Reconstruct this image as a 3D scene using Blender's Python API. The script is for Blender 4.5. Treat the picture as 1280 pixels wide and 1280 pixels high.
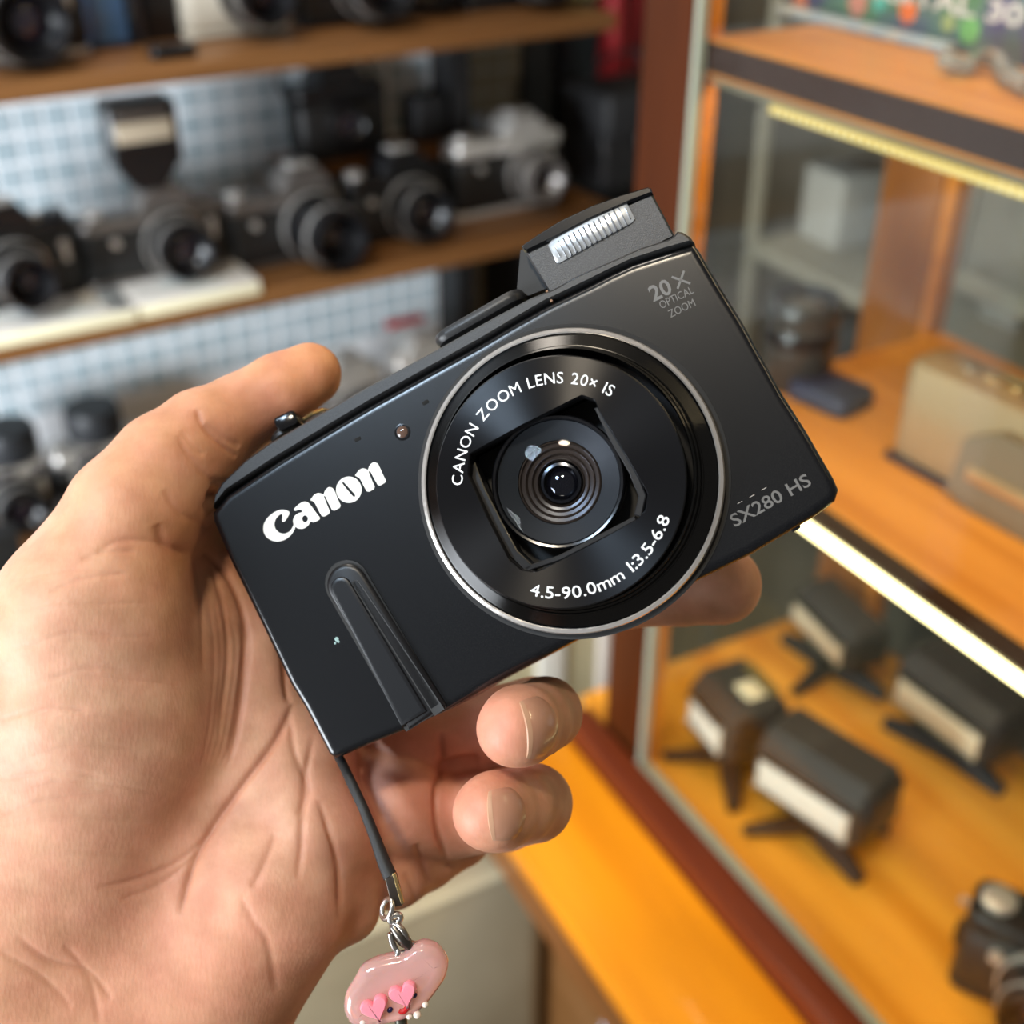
import bpy, bmesh, math, random
import numpy as np
from mathutils import Vector, Matrix
random.seed(7); np.random.seed(7)
R = math.radians
C = bpy.context.scene.collection
for _o in list(bpy.data.objects): bpy.data.objects.remove(_o)

# ------------------------------------------------------------------ camera, world, lights, exposure
F = 1481.0                         # focal length in pixels of the 1280 px frame
TH = R(32.1)                       # downward pitch
CAM = Vector((0, 0, 1.5))
RT = Vector((1, 0, 0)); FW = Vector((0, math.cos(TH), -math.sin(TH))); UP = Vector((0, math.sin(TH), math.cos(TH)))
cd = bpy.data.cameras.new('camera'); cam = bpy.data.objects.new('camera', cd); C.objects.link(cam)
cam.location = CAM; cam.rotation_euler = (math.pi/2 - TH, 0, 0)
cd.sensor_width = 36; cd.sensor_fit = 'HORIZONTAL'; cd.lens = 36*F/1280
cd.clip_start = 0.01
cd.dof.use_dof = True; cd.dof.focus_distance = 0.222; cd.dof.aperture_fstop = cd.lens/3.9
bpy.context.scene.camera = cam
sc = bpy.context.scene
sc.view_settings.view_transform = 'Standard'; sc.view_settings.look = 'None'
sc.view_settings.gamma = 1; sc.view_settings.use_curve_mapping = False
sc.view_settings.exposure = 0.0

world = bpy.data.worlds.new('shop_ambient'); sc.world = world; world.use_nodes = True
world.node_tree.nodes['Background'].inputs[0].default_value = (1.0, 0.93, 0.86, 1)
world.node_tree.nodes['Background'].inputs[1].default_value = 0.15

def area(name, loc, target, size, power, col, size_y=None):
    l = bpy.data.lights.new(name, 'AREA'); l.energy = power; l.color = col; l.size = size
    if size_y: l.shape = 'RECTANGLE'; l.size_y = size_y
    o = bpy.data.objects.new(name, l); C.objects.link(o); o.location = loc
    o.rotation_euler = (Vector(target)-Vector(loc)).to_track_quat('-Z', 'Y').to_euler()
    return o
area('ceiling_panel_light', (-0.45, 0.75, 2.7), (-0.1, 0.5, 1.2), 0.5, 9, (1.0, 0.90, 0.78), 0.25)
area('ceiling_spot_light', (-0.51, -0.66, 3.00), (0.0, 0.3, 1.3), 0.18, 19, (1.0, 0.86, 0.66), 0.14)
area('cool_ceiling_light', (-0.84, -0.42, 2.42), (0.0, 0.25, 1.3), 0.26, 13, (0.62, 0.80, 1.0), 0.22)
_w = area('wall_fill_light', (-1.12, -0.40, 1.16), (-0.35, 1.15, 1.16), 0.75, 19, (0.88, 0.94, 1.0), 0.6); _w.data.spread = R(110)  # unseen area light added to brighten the tiled wall

def ray(px, py):
    return FW + RT*((px-640)/F) + UP*((640-py)/F)
def PT(px, py, D):
    return CAM + ray(px, py)*D

# ------------------------------------------------------------------ materials
MATS = {}
def mat(name, col, rough=0.5, metal=0.0, **kw):
    if name in MATS: return MATS[name]
    m = bpy.data.materials.new(name); m.use_nodes = True
    b = m.node_tree.nodes['Principled BSDF']
    b.inputs['Base Color'].default_value = (*col, 1)
    b.inputs['Roughness'].default_value = rough
    b.inputs['Metallic'].default_value = metal
    for k, v in kw.items():
        k2 = {'trans': 'Transmission Weight', 'ior': 'IOR', 'coat': 'Coat Weight', 'alpha': 'Alpha', 'sss': 'Subsurface Weight',
              'spec': 'Specular IOR Level', 'aniso': 'Anisotropic', 'emit': 'Emission Strength', 'coatr': 'Coat Roughness'}.get(k, k)
        b.inputs[k2].default_value = v
    if 'emit' in kw: b.inputs['Emission Color'].default_value = (*col, 1)
    MATS[name] = m
    return m
def nd(m, t, **kw):
    n = m.node_tree.nodes.new(t)
    for k, v in kw.items():
        if k in n.inputs.keys(): n.inputs[k].default_value = v
        else: setattr(n, k, v)
    return n
def lk(m, a, ao, b, bi): m.node_tree.links.new(a.outputs[ao], b.inputs[bi])
def ramp(m, stops):
    r = m.node_tree.nodes.new('ShaderNodeValToRGB'); e = r.color_ramp.elements
    e[0].position, e[0].color = stops[0][0], (*stops[0][1], 1)
    e[1].position, e[1].color = stops[-1][0], (*stops[-1][1], 1)
    for p, c in stops[1:-1]:
        x = e.new(p); x.color = (*c, 1)
    return r
def speckle(name, c1, c2, scale, rough=0.5, bump=0.0, metal=0.0, lo=0.4, hi=0.75, coord='Object'):
    if name in MATS: return MATS[name]
    m = mat(name, c1, rough, metal); b = m.node_tree.nodes['Principled BSDF']
    tc = nd(m, 'ShaderNodeTexCoord'); n = nd(m, 'ShaderNodeTexNoise', Scale=scale, Detail=3.0)
    lk(m, tc, coord, n, 'Vector'); r = ramp(m, [(lo, c1), (hi, c2)]); lk(m, n, 'Fac', r, 'Fac'); lk(m, r, 'Color', b, 'Base Color')
    if bump:
        bp = nd(m, 'ShaderNodeBump', Strength=bump, Distance=0.0003); lk(m, n, 'Fac', bp, 'Height'); lk(m, bp, 'Normal', b, 'Normal')
    return m
def wood(name, c1, c2, scale=(2, 60, 60), rough=0.35, coat=0.3, dist=2.0):
    if name in MATS: return MATS[name]
    m = mat(name, c1, rough, 0, coat=coat); b = m.node_tree.nodes['Principled BSDF']
    tc = nd(m, 'ShaderNodeTexCoord'); mp = nd(m, 'ShaderNodeMapping'); mp.inputs['Scale'].default_value = scale
    b.inputs['Specular IOR Level'].default_value = 0.10
    n = nd(m, 'ShaderNodeTexNoise', Scale=1.0, Detail=4.0, Distortion=dist*0.2)
    lk(m, tc, 'Object', mp, 'Vector'); lk(m, mp, 'Vector', n, 'Vector')
    r = ramp(m, [(0.3, c1), (0.7, c2)]); lk(m, n, 'Fac', r, 'Fac'); lk(m, r, 'Color', b, 'Base Color')
    return m
def emit(name, col, s):
    if name in MATS: return MATS[name]
    m = bpy.data.materials.new(name); m.use_nodes = True; nt = m.node_tree; nt.nodes.clear()
    e = nt.nodes.new('ShaderNodeEmission'); e.inputs[0].default_value = (*col, 1); e.inputs[1].default_value = s
    o = nt.nodes.new('ShaderNodeOutputMaterial'); nt.links.new(e.outputs[0], o.inputs[0]); MATS[name] = m
    return m
def glassmat(name, tint=(1, 1, 1), gl=0.06, rough=0.02):
    if name in MATS: return MATS[name]
    m = bpy.data.materials.new(name); m.use_nodes = True; nt = m.node_tree; nt.nodes.clear()
    t = nt.nodes.new('ShaderNodeBsdfTransparent'); t.inputs[0].default_value = (*tint, 1)
    g = nt.nodes.new('ShaderNodeBsdfGlossy'); g.inputs['Roughness'].default_value = rough
    lw = nt.nodes.new('ShaderNodeLayerWeight'); pw = nt.nodes.new('ShaderNodeMath'); pw.operation = 'POWER'; pw.inputs[1].default_value = 4.0
    fr = nt.nodes.new('ShaderNodeMath'); fr.operation = 'MULTIPLY_ADD'; fr.inputs[1].default_value = .35; fr.inputs[2].default_value = gl*.25
    nt.links.new(lw.outputs['Facing'], pw.inputs[0]); nt.links.new(pw.outputs[0], fr.inputs[0])
    mx = nt.nodes.new('ShaderNodeMixShader'); o = nt.nodes.new('ShaderNodeOutputMaterial')
    nt.links.new(fr.outputs[0], mx.inputs[0]); nt.links.new(t.outputs[0], mx.inputs[1]); nt.links.new(g.outputs[0], mx.inputs[2])
    nt.links.new(mx.outputs[0], o.inputs[0]); MATS[name] = m
    return m

# ------------------------------------------------------------------ object helpers
def tag(o, label=None, cat=None, group=None, kind=None):
    if label: o['label'] = label
    if cat: o['category'] = cat
    if group: o['group'] = group
    if kind: o['kind'] = kind
    return o
def empty(name, mw, label, cat, group=None):
    o = bpy.data.objects.new(name, None); C.objects.link(o); o.empty_display_size = 0.01
    o.matrix_world = mw
    return tag(o, label, cat, group)
class MB:
    """collects shapes in local metres and links them as ONE mesh object"""
    def __init__(s): s.v = []; s.f = []; s.sm = []
    def add(s, verts, faces, smooth=False):
        n = len(s.v); s.v += [tuple(v) for v in verts]; s.f += [tuple(i+n for i in f) for f in faces]; s.sm += [smooth]*len(faces)
        return s
    def xf(s, M, start=0):
        for i in range(start, len(s.v)): s.v[i] = tuple(M @ Vector(s.v[i]))
        return s
    def box(s, x0, x1, y0, y1, z0, z1, b=0.0):
        if b <= 0:
            vs = [(x, y, z) for x in (x0, x1) for y in (y0, y1) for z in (z0, z1)]
            return s.add(vs, [(0, 1, 3, 2), (4, 6, 7, 5), (0, 4, 5, 1), (2, 3, 7, 6), (0, 2, 6, 4), (1, 5, 7, 3)])
        out = []
        for (cx, cy, a0) in ((x1-b, y1-b, 0), (x0+b, y1-b, 90), (x0+b, y0+b, 180), (x1-b, y0+b, 270)):
            for k in range(4):
                a = R(a0+30*k); out.append((cx+b*math.cos(a), cy+b*math.sin(a)))
        bb = min(b*0.6, (z1-z0)*0.4)
        return s.layers(out, [(z0, bb), (z0+bb*0.3, bb*0.3), (z0+bb, 0), (z1-bb, 0), (z1-bb*0.3, bb*0.3), (z1, bb)], smooth=True)
    def layers(s, out, lay, smooth=False, M=None):
        """prism of outline `out` (ccw) through layers [(z, inset)]"""
        n = len(out); P = [Vector(p) for p in out]; area_ = sum(P[i].x*P[(i+1) % n].y-P[(i+1) % n].x*P[i].y for i in range(n))
        if area_ < 0: P = P[::-1]
        N = []
        for i in range(n):
            a = (P[i]-P[i-1]); b = (P[(i+1) % n]-P[i]); a = a.normalized() if a.length else a; b = b.normalized() if b.length else b
            na = Vector((-a.y, a.x)); nb = Vector((-b.y, b.x)); m = na+nb
            m = m.normalized() if m.length > 1e-6 else na
            c = max(0.45, m.dot(na)); N.append(m/c)
        vs = []; fs = []
        for (z, ins) in lay:
            for i in range(n):
                q = P[i]+N[i]*ins; vs.append((q.x, q.y, z))
        for k in range(len(lay)-1):
            up = lay[k+1][0] >= lay[k][0]
            for i in range(n):
                j = (i+1) % n; fs.append((k*n+i, k*n+j, (k+1)*n+j, (k+1)*n+i))
        fs.append(tuple(range(n-1, -1, -1))); fs.append(tuple((len(lay)-1)*n+i for i in range(n)))
        if M: vs = [tuple(M @ Vector(v)) for v in vs]
        return s.add(vs, fs, smooth)
    def lathe(s, prof, seg=32, M=None, smooth=True, close=False):
        """profile [(r, z)] about local z"""
        vs = []; fs = []
        for (r, z) in prof:
            for i in range(seg):
                a = 2*math.pi*i/seg; vs.append((r*math.cos(a), r*math.sin(a), z))
        m = len(prof)
        for k in range(m-1 if not close else m):
            k2 = (k+1) % m
            for i in range(seg):
                j = (i+1) % seg; fs.append((k*seg+i, k*seg+j, k2*seg+j, k2*seg+i))
        if not close:
            if prof[0][0] > 1e-7: fs.append(tuple(range(seg-1, -1, -1)))
            if prof[-1][0] > 1e-7: fs.append(tuple((m-1)*seg+i for i in range(seg)))
        if M: vs = [tuple(M @ Vector(v)) for v in vs]
        return s.add(vs, fs, smooth)
    def tube(s, pts, r, seg=10, closed=False, flat=1.0):
        pts = [Vector(p) for p in pts]; n = len(pts); vs = []; fs = []
        rr = r if isinstance(r, (list, tuple)) else [r]*n
        ref = None
        for i, p in enumerate(pts):
            if closed: t = (pts[(i+1) % n]-pts[i-1])
            else: t = pts[min(i+1, n-1)]-pts[max(i-1, 0)]
            t.normalize()
            if ref is None: ref = t.orthogonal().normalized()
            ref = (ref-t*ref.dot(t)).normalized(); b = t.cross(ref)
            for k in range(seg):
                a = 2*math.pi*k/seg; vs.append(p+ref*math.cos(a)*rr[i]+b*math.sin(a)*rr[i]*flat)
        for i in range(n if closed else n-1):
            i2 = (i+1) % n
            for k in range(seg):
                k2 = (k+1) % seg; fs.append((i*seg+k, i*seg+k2, i2*seg+k2, i2*seg+k))
        if not closed: fs.append(tuple(range(seg-1, -1, -1))); fs.append(tuple((n-1)*seg+k for k in range(seg)))
        return s.add(vs, fs, True)
    def ball(s, c, r, seg=16, sc3=(1, 1, 1), M=None):
        prof = [(max(1e-9, r*math.sin(math.pi*k/10)), -r*math.cos(math.pi*k/10)) for k in range(11)]
        st = len(s.v); s.lathe(prof, seg)
        MM = Matrix.Translation(c) @ Matrix.Diagonal((*sc3, 1))
        if M: MM = M @ MM
        return s.xf(MM, st)
    def build(s, name, m, parent=None, mw=None, label=None, cat=None, group=None, kind=None, fixn=True):
        me = bpy.data.meshes.new(name); me.from_pydata(s.v, [], s.f); me.polygons.foreach_set('use_smooth', s.sm)
        if fixn:
            bm = bmesh.new(); bm.from_mesh(me); bmesh.ops.remove_doubles(bm, verts=bm.verts, dist=1e-7)
            bmesh.ops.recalc_face_normals(bm, faces=bm.faces); bm.to_mesh(me); bm.free()
        me.materials.append(m)
        if hasattr(me, 'set_sharp_from_angle'): me.set_sharp_from_angle(angle=R(40))
        o = bpy.data.objects.new(name, me); C.objects.link(o)
        if parent: o.parent = parent
        if mw: o.matrix_world = mw
        return tag(o, label, cat, group, kind)
def copy_tree(o, mw=None, label=None, parent=None):
    c = o.copy(); C.objects.link(c)
    if parent: c.parent = parent
    for ch in o.children: copy_tree(ch, parent=c)
    if mw: c.matrix_world = mw
    if label: c['label'] = label
    return c
def flat_shape(loops, ext, M=None):
    """filled 2D shape with holes -> (verts, faces) via a temporary curve"""
    cu = bpy.data.curves.new('tmp', 'CURVE'); cu.dimensions = '2D'; cu.fill_mode = 'BOTH'; cu.extrude = ext
    for lp in loops:
        sp = cu.splines.new('POLY'); sp.points.add(len(lp)-1); sp.use_cyclic_u = True
        for i, (x, y) in enumerate(lp): sp.points[i].co = (x, y, 0, 1)
    return _curve_geo(cu, M)
def _curve_geo(cu, M=None):
    o = bpy.data.objects.new('tmp', cu); C.objects.link(o)
    dg = bpy.context.evaluated_depsgraph_get(); me = bpy.data.meshes.new_from_object(o.evaluated_get(dg))
    vs = [v.co.copy() for v in me.vertices]; fs = [tuple(p.vertices) for p in me.polygons]
    if M: vs = [M @ v for v in vs]
    bpy.data.objects.remove(o); bpy.data.curves.remove(cu); bpy.data.meshes.remove(me)
    return vs, fs
def text_geo(t, size, ext, M=None, bold=0.0, align='LEFT', shear=0.0, space=1.0):
    cu = bpy.data.curves.new('tmp', 'FONT'); cu.body = t; cu.size = size; cu.extrude = ext; cu.offset = bold
    cu.align_x = align; cu.shear = shear; cu.space_character = space; cu.resolution_u = 3
    return _curve_geo(cu, M)
def rot_to(axis):
    return Vector((0, 0, 1)).rotation_difference(Vector(axis)).to_matrix().to_4x4()
def T(x, y, z): return Matrix.Translation((x, y, z))
def RX(a): return Matrix.Rotation(R(a), 4, 'X')
def RY(a): return Matrix.Rotation(R(a), 4, 'Y')
def RZ(a): return Matrix.Rotation(R(a), 4, 'Z')
# ------------------------------------------------------------------ the hero compact camera (local frame: x along its long side, y up its short side, z out of the lens)
yaw, pit, rol = R(12), R(2), R(28)
n_c = Vector((-math.sin(yaw), math.sin(pit), math.cos(yaw)*math.cos(pit))).normalized()
ex_c = Vector((math.cos(rol), math.sin(rol), 0)); ex_c = (ex_c-n_c*ex_c.dot(n_c)).normalized(); ey_c = n_c.cross(ex_c)
def c2w(v): return RT*v.x+UP*v.y-FW*v.z
hx, hy, hn = c2w(ex_c), c2w(ey_c), c2w(n_c)
HO = PT(713, 601, 0.224)
HM = Matrix(((hx.x, hy.x, hn.x, HO.x), (hx.y, hy.y, hn.y, HO.y), (hx.z, hy.z, hn.z, HO.z), (0, 0, 0, 1)))
def H(px, py, z=0.0):
    d = ray(px, py); o = CAM-HO; t = (z-o.dot(hn))/d.dot(hn); p = o+d*t
    return (p.dot(hx), p.dot(hy))
def HP(pts, z=0.0): return [H(x, y, z) for x, y in pts]

shell = speckle('satin_black_shell', (0.0012, 0.0018, 0.0032), (0.018, 0.018, 0.0175), 5600, 0.24, 0.03, lo=0.50, hi=0.80)
shell.node_tree.nodes['Principled BSDF'].inputs['Specular IOR Level'].default_value = 0.55
plate = speckle('satin_black_top', (0.012, 0.012, 0.013), (0.026, 0.026, 0.026), 3000, 0.42, 0.1)
gloss = mat('gloss_black', (0.006, 0.006, 0.007), 0.16)
dull = mat('dull_black', (0.008, 0.008, 0.008), 0.6)
gripm = mat('grip_black', (0.005, 0.005, 0.006), 0.36, spec=.4)
chrome = mat('polished_chrome', (0.70, 0.66, 0.62), 0.16, 0.7)
_m = chrome; _n = nd(_m, 'ShaderNodeTexNoise', Scale=900.0); _t = nd(_m, 'ShaderNodeTexCoord'); lk(_m, _t, 'Object', _n, 'Vector')
_r = ramp(_m, [(0.3, (0.13, 0.13, 0.13)), (0.8, (0.26, 0.26, 0.26))]); lk(_m, _n, 'Fac', _r, 'Fac'); lk(_m, _r, 'Color', _m.node_tree.nodes['Principled BSDF'], 'Roughness')
goldm = mat('gold_metal', (0.85, 0.62, 0.28), 0.22, 1.0)
silver = mat('silver_metal', (0.62, 0.60, 0.57), 0.28, 1.0)
whitep = mat('white_print', (0.80, 0.79, 0.74), 0.55)
greyp = mat('grey_print', (0.12, 0.115, 0.108), 0.5)
spun = mat('spun_black_metal', (0.045, 0.045, 0.045), 0.22, 1.0, aniso=0.92)
_tn = nd(spun, 'ShaderNodeTangent', direction_type='RADIAL', axis='Z'); lk(spun, _tn, 'Tangent', spun.node_tree.nodes['Principled BSDF'], 'Tangent')
spun.node_tree.nodes['Principled BSDF'].inputs['Anisotropic Rotation'].default_value = 0.25
spun2 = mat('spun_black_lacquer', (0.008, 0.008, 0.009), 0.25, 0.35, aniso=0.92, spec=.4)
_tn = nd(spun2, 'ShaderNodeTangent', direction_type='RADIAL', axis='Z'); lk(spun2, _tn, 'Tangent', spun2.node_tree.nodes['Principled BSDF'], 'Tangent')

spun2.node_tree.nodes['Principled BSDF'].inputs['Anisotropic Rotation'].default_value = 0.25
hero = empty('compact_camera', HM, 'black compact digital camera with raised flash, held in the hand', 'camera')
front = HP([(264, 640), (283, 618), (345, 577), (400, 543), (460, 507), (540, 462), (600, 429), (640, 405), (685, 380), (735, 356), (762, 342), (790, 329), (830, 316), (866, 305),
            (872, 310), (900, 357), (928, 402), (978, 492), (1008, 539), (1042, 598), (1048, 612), (1044, 626), (1018, 645), (939, 692), (860, 731), (740, 790), (660, 832), (600, 864), (560, 888),
            (507, 912), (467, 928), (430, 944), (418, 949), (410, 944), (380, 886), (362, 857), (324, 778), (287, 703), (265, 652)])
mb = MB(); mb.layers(front, [(-.0262, .0030), (-.0258, .0012), (-.0240, .0), (-.0012, .0), (-.0005, .0003), (-.0001, .0008), (0, .0014), (0, .0019)], True)
mb.build('body', shell, hero)
top = HP([(264, 636), (283, 614), (345, 573), (400, 540), (460, 504), (540, 459), (600, 426), (640, 402), (683, 377), (690, 374), (735, 352.5), (762, 339), (790, 326), (830, 313), (868, 302),
          (862, 294), (853, 288), (846, 287), (842, 292), (835, 297), (800, 308), (762, 325), (720, 343), (690, 360), (684, 362), (664, 370), (620, 393), (540, 438), (460, 481), (400, 515), (336, 552), (305, 574), (275, 603), (266, 618)])
mb = MB(); mb.layers(top, [(-.0255, .0010), (-.0240, .0), (-.0016, .0), (-.0007, .0002), (-.0003, .0006), (-.0003, .0009)], True)
mb.build('top_plate', plate, hero)
# seam notch between mode section and flash lid
mb = MB(); mb.layers(HP([(681, 363), (683.5, 361.5), (690, 375), (687.5, 377)]), [(-.006, 0), (-.0007, 0)]); mb.build('top_seam', mat('seam_orange', (0.25, 0.12, 0.05), 0.5), hero)
# rotating control ring that stands proud of the top edge
x0, y0 = H(552, 432, -.012); x1, y1 = H(660, 370, -.012)
ax = (Vector((x1, y1))-Vector((x0, y0))); L = ax.length; an = math.atan2(ax.y, ax.x); mid = (Vector((x0, y0))+Vector((x1, y1)))/2
DM = T(mid.x, mid.y, -.0115) @ RZ(math.degrees(an)) @ RX(-90)
mb = MB(); mb.box(-L/2, L/2, -.0075, .0075, -.002, .0008, .0032); mb.xf(DM); dial = mb.build('control_ring', plate, hero)
mb = MB()
for k in range(30):
    xk = -L/2+.0035+(L-.007)*k/29; mb.box(xk-.00012, xk+.00012, .0073, .00765, -.0006, .0007)
mb.xf(DM); mb.build('knurling', gripm, dial, kind='stuff')
# pop-up flash
fl = HP([(656, 315), (815, 241), (844, 296), (690, 372)], -.004)
mb = MB(); mb.layers(fl, [(-.0190, .0004), (-.0186, 0), (-.0046, 0), (-.0040, .0004)], False); fo = mb.build('flash_housing', speckle('flash_black', (0.014, 0.014, 0.015), (0.05, 0.05, 0.052), 4200, 0.42, 0.2, lo=0.45, hi=0.72), hero)
lid = HP([(652, 308), (674, 293), (700, 277), (740, 258), (775, 245), (810, 234.5), (814, 236), (816, 242), (790, 252), (740, 274), (700, 295), (659, 315), (654, 313)], -.0036)
mb = MB(); mb.layers(lid, [(-.0200, .0005), (-.0195, 0), (-.0034, 0), (-.0029, .0003)], True); mb.build('flash_lid', gloss, hero)
arm = HP([(655, 318), (664, 316), (690, 364), (665, 374), (650, 372)], -.012)
mb = MB(); mb.layers(arm, [(-.0180, 0), (-.0085, 0)]); mb.build('flash_arm', dull, hero)
# fresnel window with vertical ribs
win = [(685.5, 307), (690, 300.5), (710, 288.5), (740, 270), (775, 255), (784, 255), (794, 274), (790, 279), (750, 301), (700, 329), (696, 328)]
fg = mat('flash_tube_reflector', (0.80, 0.83, 0.85), 0.25, 0.7)
mb = MB(); mb.layers(HP(win, -.004), [(-.0048, 0), (-.0037, .0), (-.0035, .0003)]); fw = mb.build('flash_window', fg, hero)
mb = MB(); a0 = Vector(H(697, 315, -.0035)); a1 = Vector(H(785, 267, -.0035)); dv = (a1-a0); up_ = Vector((-dv.y, dv.x)).normalized()
for k in range(15):
    c = a0+dv*(k/14.0); hh = .0020 if 0 < k < 14 else .0013; d = dv.normalized()*.00022
    if k in (0, 1, 13, 14): d = d*0.6
    q = [c-up_*hh-d, c-up_*hh+d, c+up_*hh+d, c+up_*hh-d]
    mb.layers([(p.x, p.y) for p in q], [(-.0036, 0), (-.0031, .00014)])
mb.build('fresnel_rib', mat('flash_rib_grey', (0.10, 0.11, 0.13), 0.2, 0.3), fw, kind='stuff')
# strap lug with gold wire
x, y = H(368, 531, -.012)
mb = MB(); mb.box(-.0024, .0024, -.0016, .0016, -.004, .004, .0009); mb.xf(T(x, y, -.010) @ RZ(-3) @ RY(8)); lug = mb.build('strap_lug', gloss, hero)
x, y = H(355, 545, -.010)
mb = MB(); mb.lathe([(.0032, 0), (.0031, .0008), (.0022, .0016), (0, .0018)], 28, T(x, y, -.011) @ RZ(math.degrees(0.05)) @ RX(-90)); mb.build('lug_flange', plate, lug)
mb = MB(); mb.tube([(*H(379, 525, -.010), -.010), (*H(392, 517, -.010), -.0095), (*H(403, 512, -.011), -.011), (*H(409, 513, -.014), -.015)], .00045, 8); mb.build('wire_loop', goldm, lug)
# finger grip: outer capsule and inner bar
def capsule2(p0, p1, r0, r1, z=0, n=12):
    a = Vector(H(*p0, z)); b = Vector(H(*p1, z)); d = (b-a).normalized(); q = Vector((-d.y, d.x)); out = []
    for k in range(n+1):
        t = math.pi*k/n; out.append(tuple(a+q*math.cos(math.pi-t)*-r0*-1+d*-math.sin(t)*r0))
    out = [tuple(a+(q*math.cos(math.pi*k/n)-d*math.sin(math.pi*k/n))*r0) for k in range(n+1)] + [tuple(b-q*r1+d*r1*0.0), tuple(b+q*r1+d*r1*0.0)]
    return out
mm = 1/1000
mb = MB(); mb.layers(capsule2((434, 729), (533, 899), 4.55*mm, 4.7*mm), [(-.001, 0), (.00025, 0), (.0002, .0003)], True); gr = mb.build('finger_grip', dull, hero)
mb = MB(); mb.layers(capsule2((435, 731), (535, 896), 4.1*mm, 4.4*mm), [(-.001, 0), (.0005, 0), (.0008, .0003), (.0009, .0009)], True); mb.build('grip_bezel', gripm, gr)
mb = MB(); mb.layers(capsule2((429, 735), (520, 898), 2.2*mm, 3.0*mm), [(.0004, -.0002), (.0009, 0), (.0012, .0002), (.0013, .0006), (.0013, .0009)], True); mb.build('grip_bar', mat('grip_bar_black', (0.006, 0.0065, 0.008), 0.32, spec=.4), gr)
mb = MB(); mb.layers(capsule2((447, 730), (551, 890), .8*mm, 1.2*mm), [(.0004, 0), (.00095, 0), (.0009, .0002)], True); mb.build('grip_groove', dull, gr)
# AF lamp and microphone holes, paint chips
x, y = H(503, 540)
mb = MB(); mb.lathe([(.0017, -.0003), (.00165, .00008), (.0014, .0001), (.0012, -.0001)], 28, T(x, y, .0)); lamp = mb.build('focus_lamp', gloss, hero)
mb = MB(); mb.lathe([(.0012, -.0001), (.0011, .0002), (.0007, .0004), (0, .0005)], 24, T(x, y, 0)); mb.build('lamp_lens', mat('lamp_amber', (0.10, 0.06, 0.045), 0.1), lamp)
for px, py in ((447, 549), (532, 503)):
    x, y = H(px, py); mb = MB(); mb.box(-.00075, .00075, -.00042, .00042, -.0003, .00006, .0003); mb.xf(T(x, y, 0) @ RZ(-3)); mb.build('microphone_hole', mat('hole_black', (0.001, 0.001, 0.001), 0.9), hero)
mb = MB()
for px, py, s_ in ((421, 799, .5), (423, 802, .3), (419, 804, .25)):
    x, y = H(px, py); mb.lathe([(s_*mm, .00001), (s_*mm*0.6, .00006)], 5, T(x, y, 0))
mb.build('paint_chip', mat('chip_teal', (0.25, 0.38, 0.36), 0.6), hero)
mb = MB()
for px, py in ((925, 628), (940, 620), (955, 611)):
    x, y = H(px, py); mb.box(-.0005, .0005, -.00006, .00006, -.0001, .00004); mb.xf(T(x, y, 0), len(mb.v)-8)
mb.build('glint_mark', mat('glint_grey', (0.4, 0.36, 0.32), 0.4), hero)  # small specular glints painted as grey marks
x, y = H(993, 658, -.006); mb = MB(); mb.box(-.0009, .0009, -.0008, .0008, -.008, -.004, .0003); mb.xf(T(x, y, 0)); mb.build('port_latch', dull, hero)
# lens: bezel, chrome ring, barrel rings, lettered ring
def lring(name, prof, m, parent=None, seg=128):
    mb = MB(); mb.lathe([(a*mm, b*mm) for a, b in prof], seg, smooth=True, close=True); return mb.build(name, m, parent or hero)
lring('lens_bezel', [(29.9, -.5), (29.9, .15), (29.2, .25), (28.4, .1), (28.4, -.5)], mat('bezel_black', (0.006, 0.006, 0.006), 0.7))
ring = lring('chrome_ring', [(28.85, -.5), (28.85, 1.6), (28.6, 2.1), (28.0, 2.3), (27.75, 2.2), (27.7, 1.6), (27.7, -.5)], chrome)
barrel = lring('lens_barrel', [(27.7, 0), (27.7, 1.9), (25.2, 3.4), (25.1, 4.2), (24.9, 4.25), (24.8, 3.8), (24.7, 3.8), (24.6, 6.0), (24.3, 6.2), (24.2, 5.7), (24.1, 5.7), (24.0, 8.6), (23.7, 8.8), (23.5, 8.2), (23.5, 0)], spun)
ZD = .0102
hole = HP([(586, 567), (655, 529), (727, 493), (744, 499), (749, 512), (780, 563), (811, 617), (808, 638), (799, 648), (740, 681), (679, 712), (668, 716), (651, 713), (636, 700), (610, 650), (584, 593)], ZD)
hc = Vector((sum(p[0] for p in hole)/len(hole), sum(p[1] for p in hole)/len(hole)))
dc = Vector(H(698, 602, ZD)); RD = 23.0*mm
def hit(poly, c, d):
    best = None
    for i in range(len(poly)):
        a = Vector(poly[i])-c; b = Vector(poly[(i+1) % len(poly)])-c; e = b-a; den = d.x*e.y-d.y*e.x
        if abs(den) < 1e-12: continue
        t = (a.x*e.y-a.y*e.x)/den; u = (a.x*d.y-a.y*d.x)/den
        if t > 0 and -1e-6 <= u <= 1+1e-6: best = t if best is None else min(best, t)
    return c+d*best
N_ = 240; rows = []
for k in range(N_):
    a = 2*math.pi*k/N_; d = Vector((math.cos(a), math.sin(a))); h_ = hit(hole, hc, d); od = dc+d*RD
    # outer ring point in the same direction from hole centre
    rel = hc-dc; bq = rel.dot(d); t = -bq+math.sqrt(bq*bq-rel.length_squared+RD*RD); o_ = hc+d*t
    rows.append((o_, h_))
vs = []; fs = []
def rp(o_, h_, t, z, ins=0): 
    q = o_+(h_-o_)*t; return (q.x, q.y, z)
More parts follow.
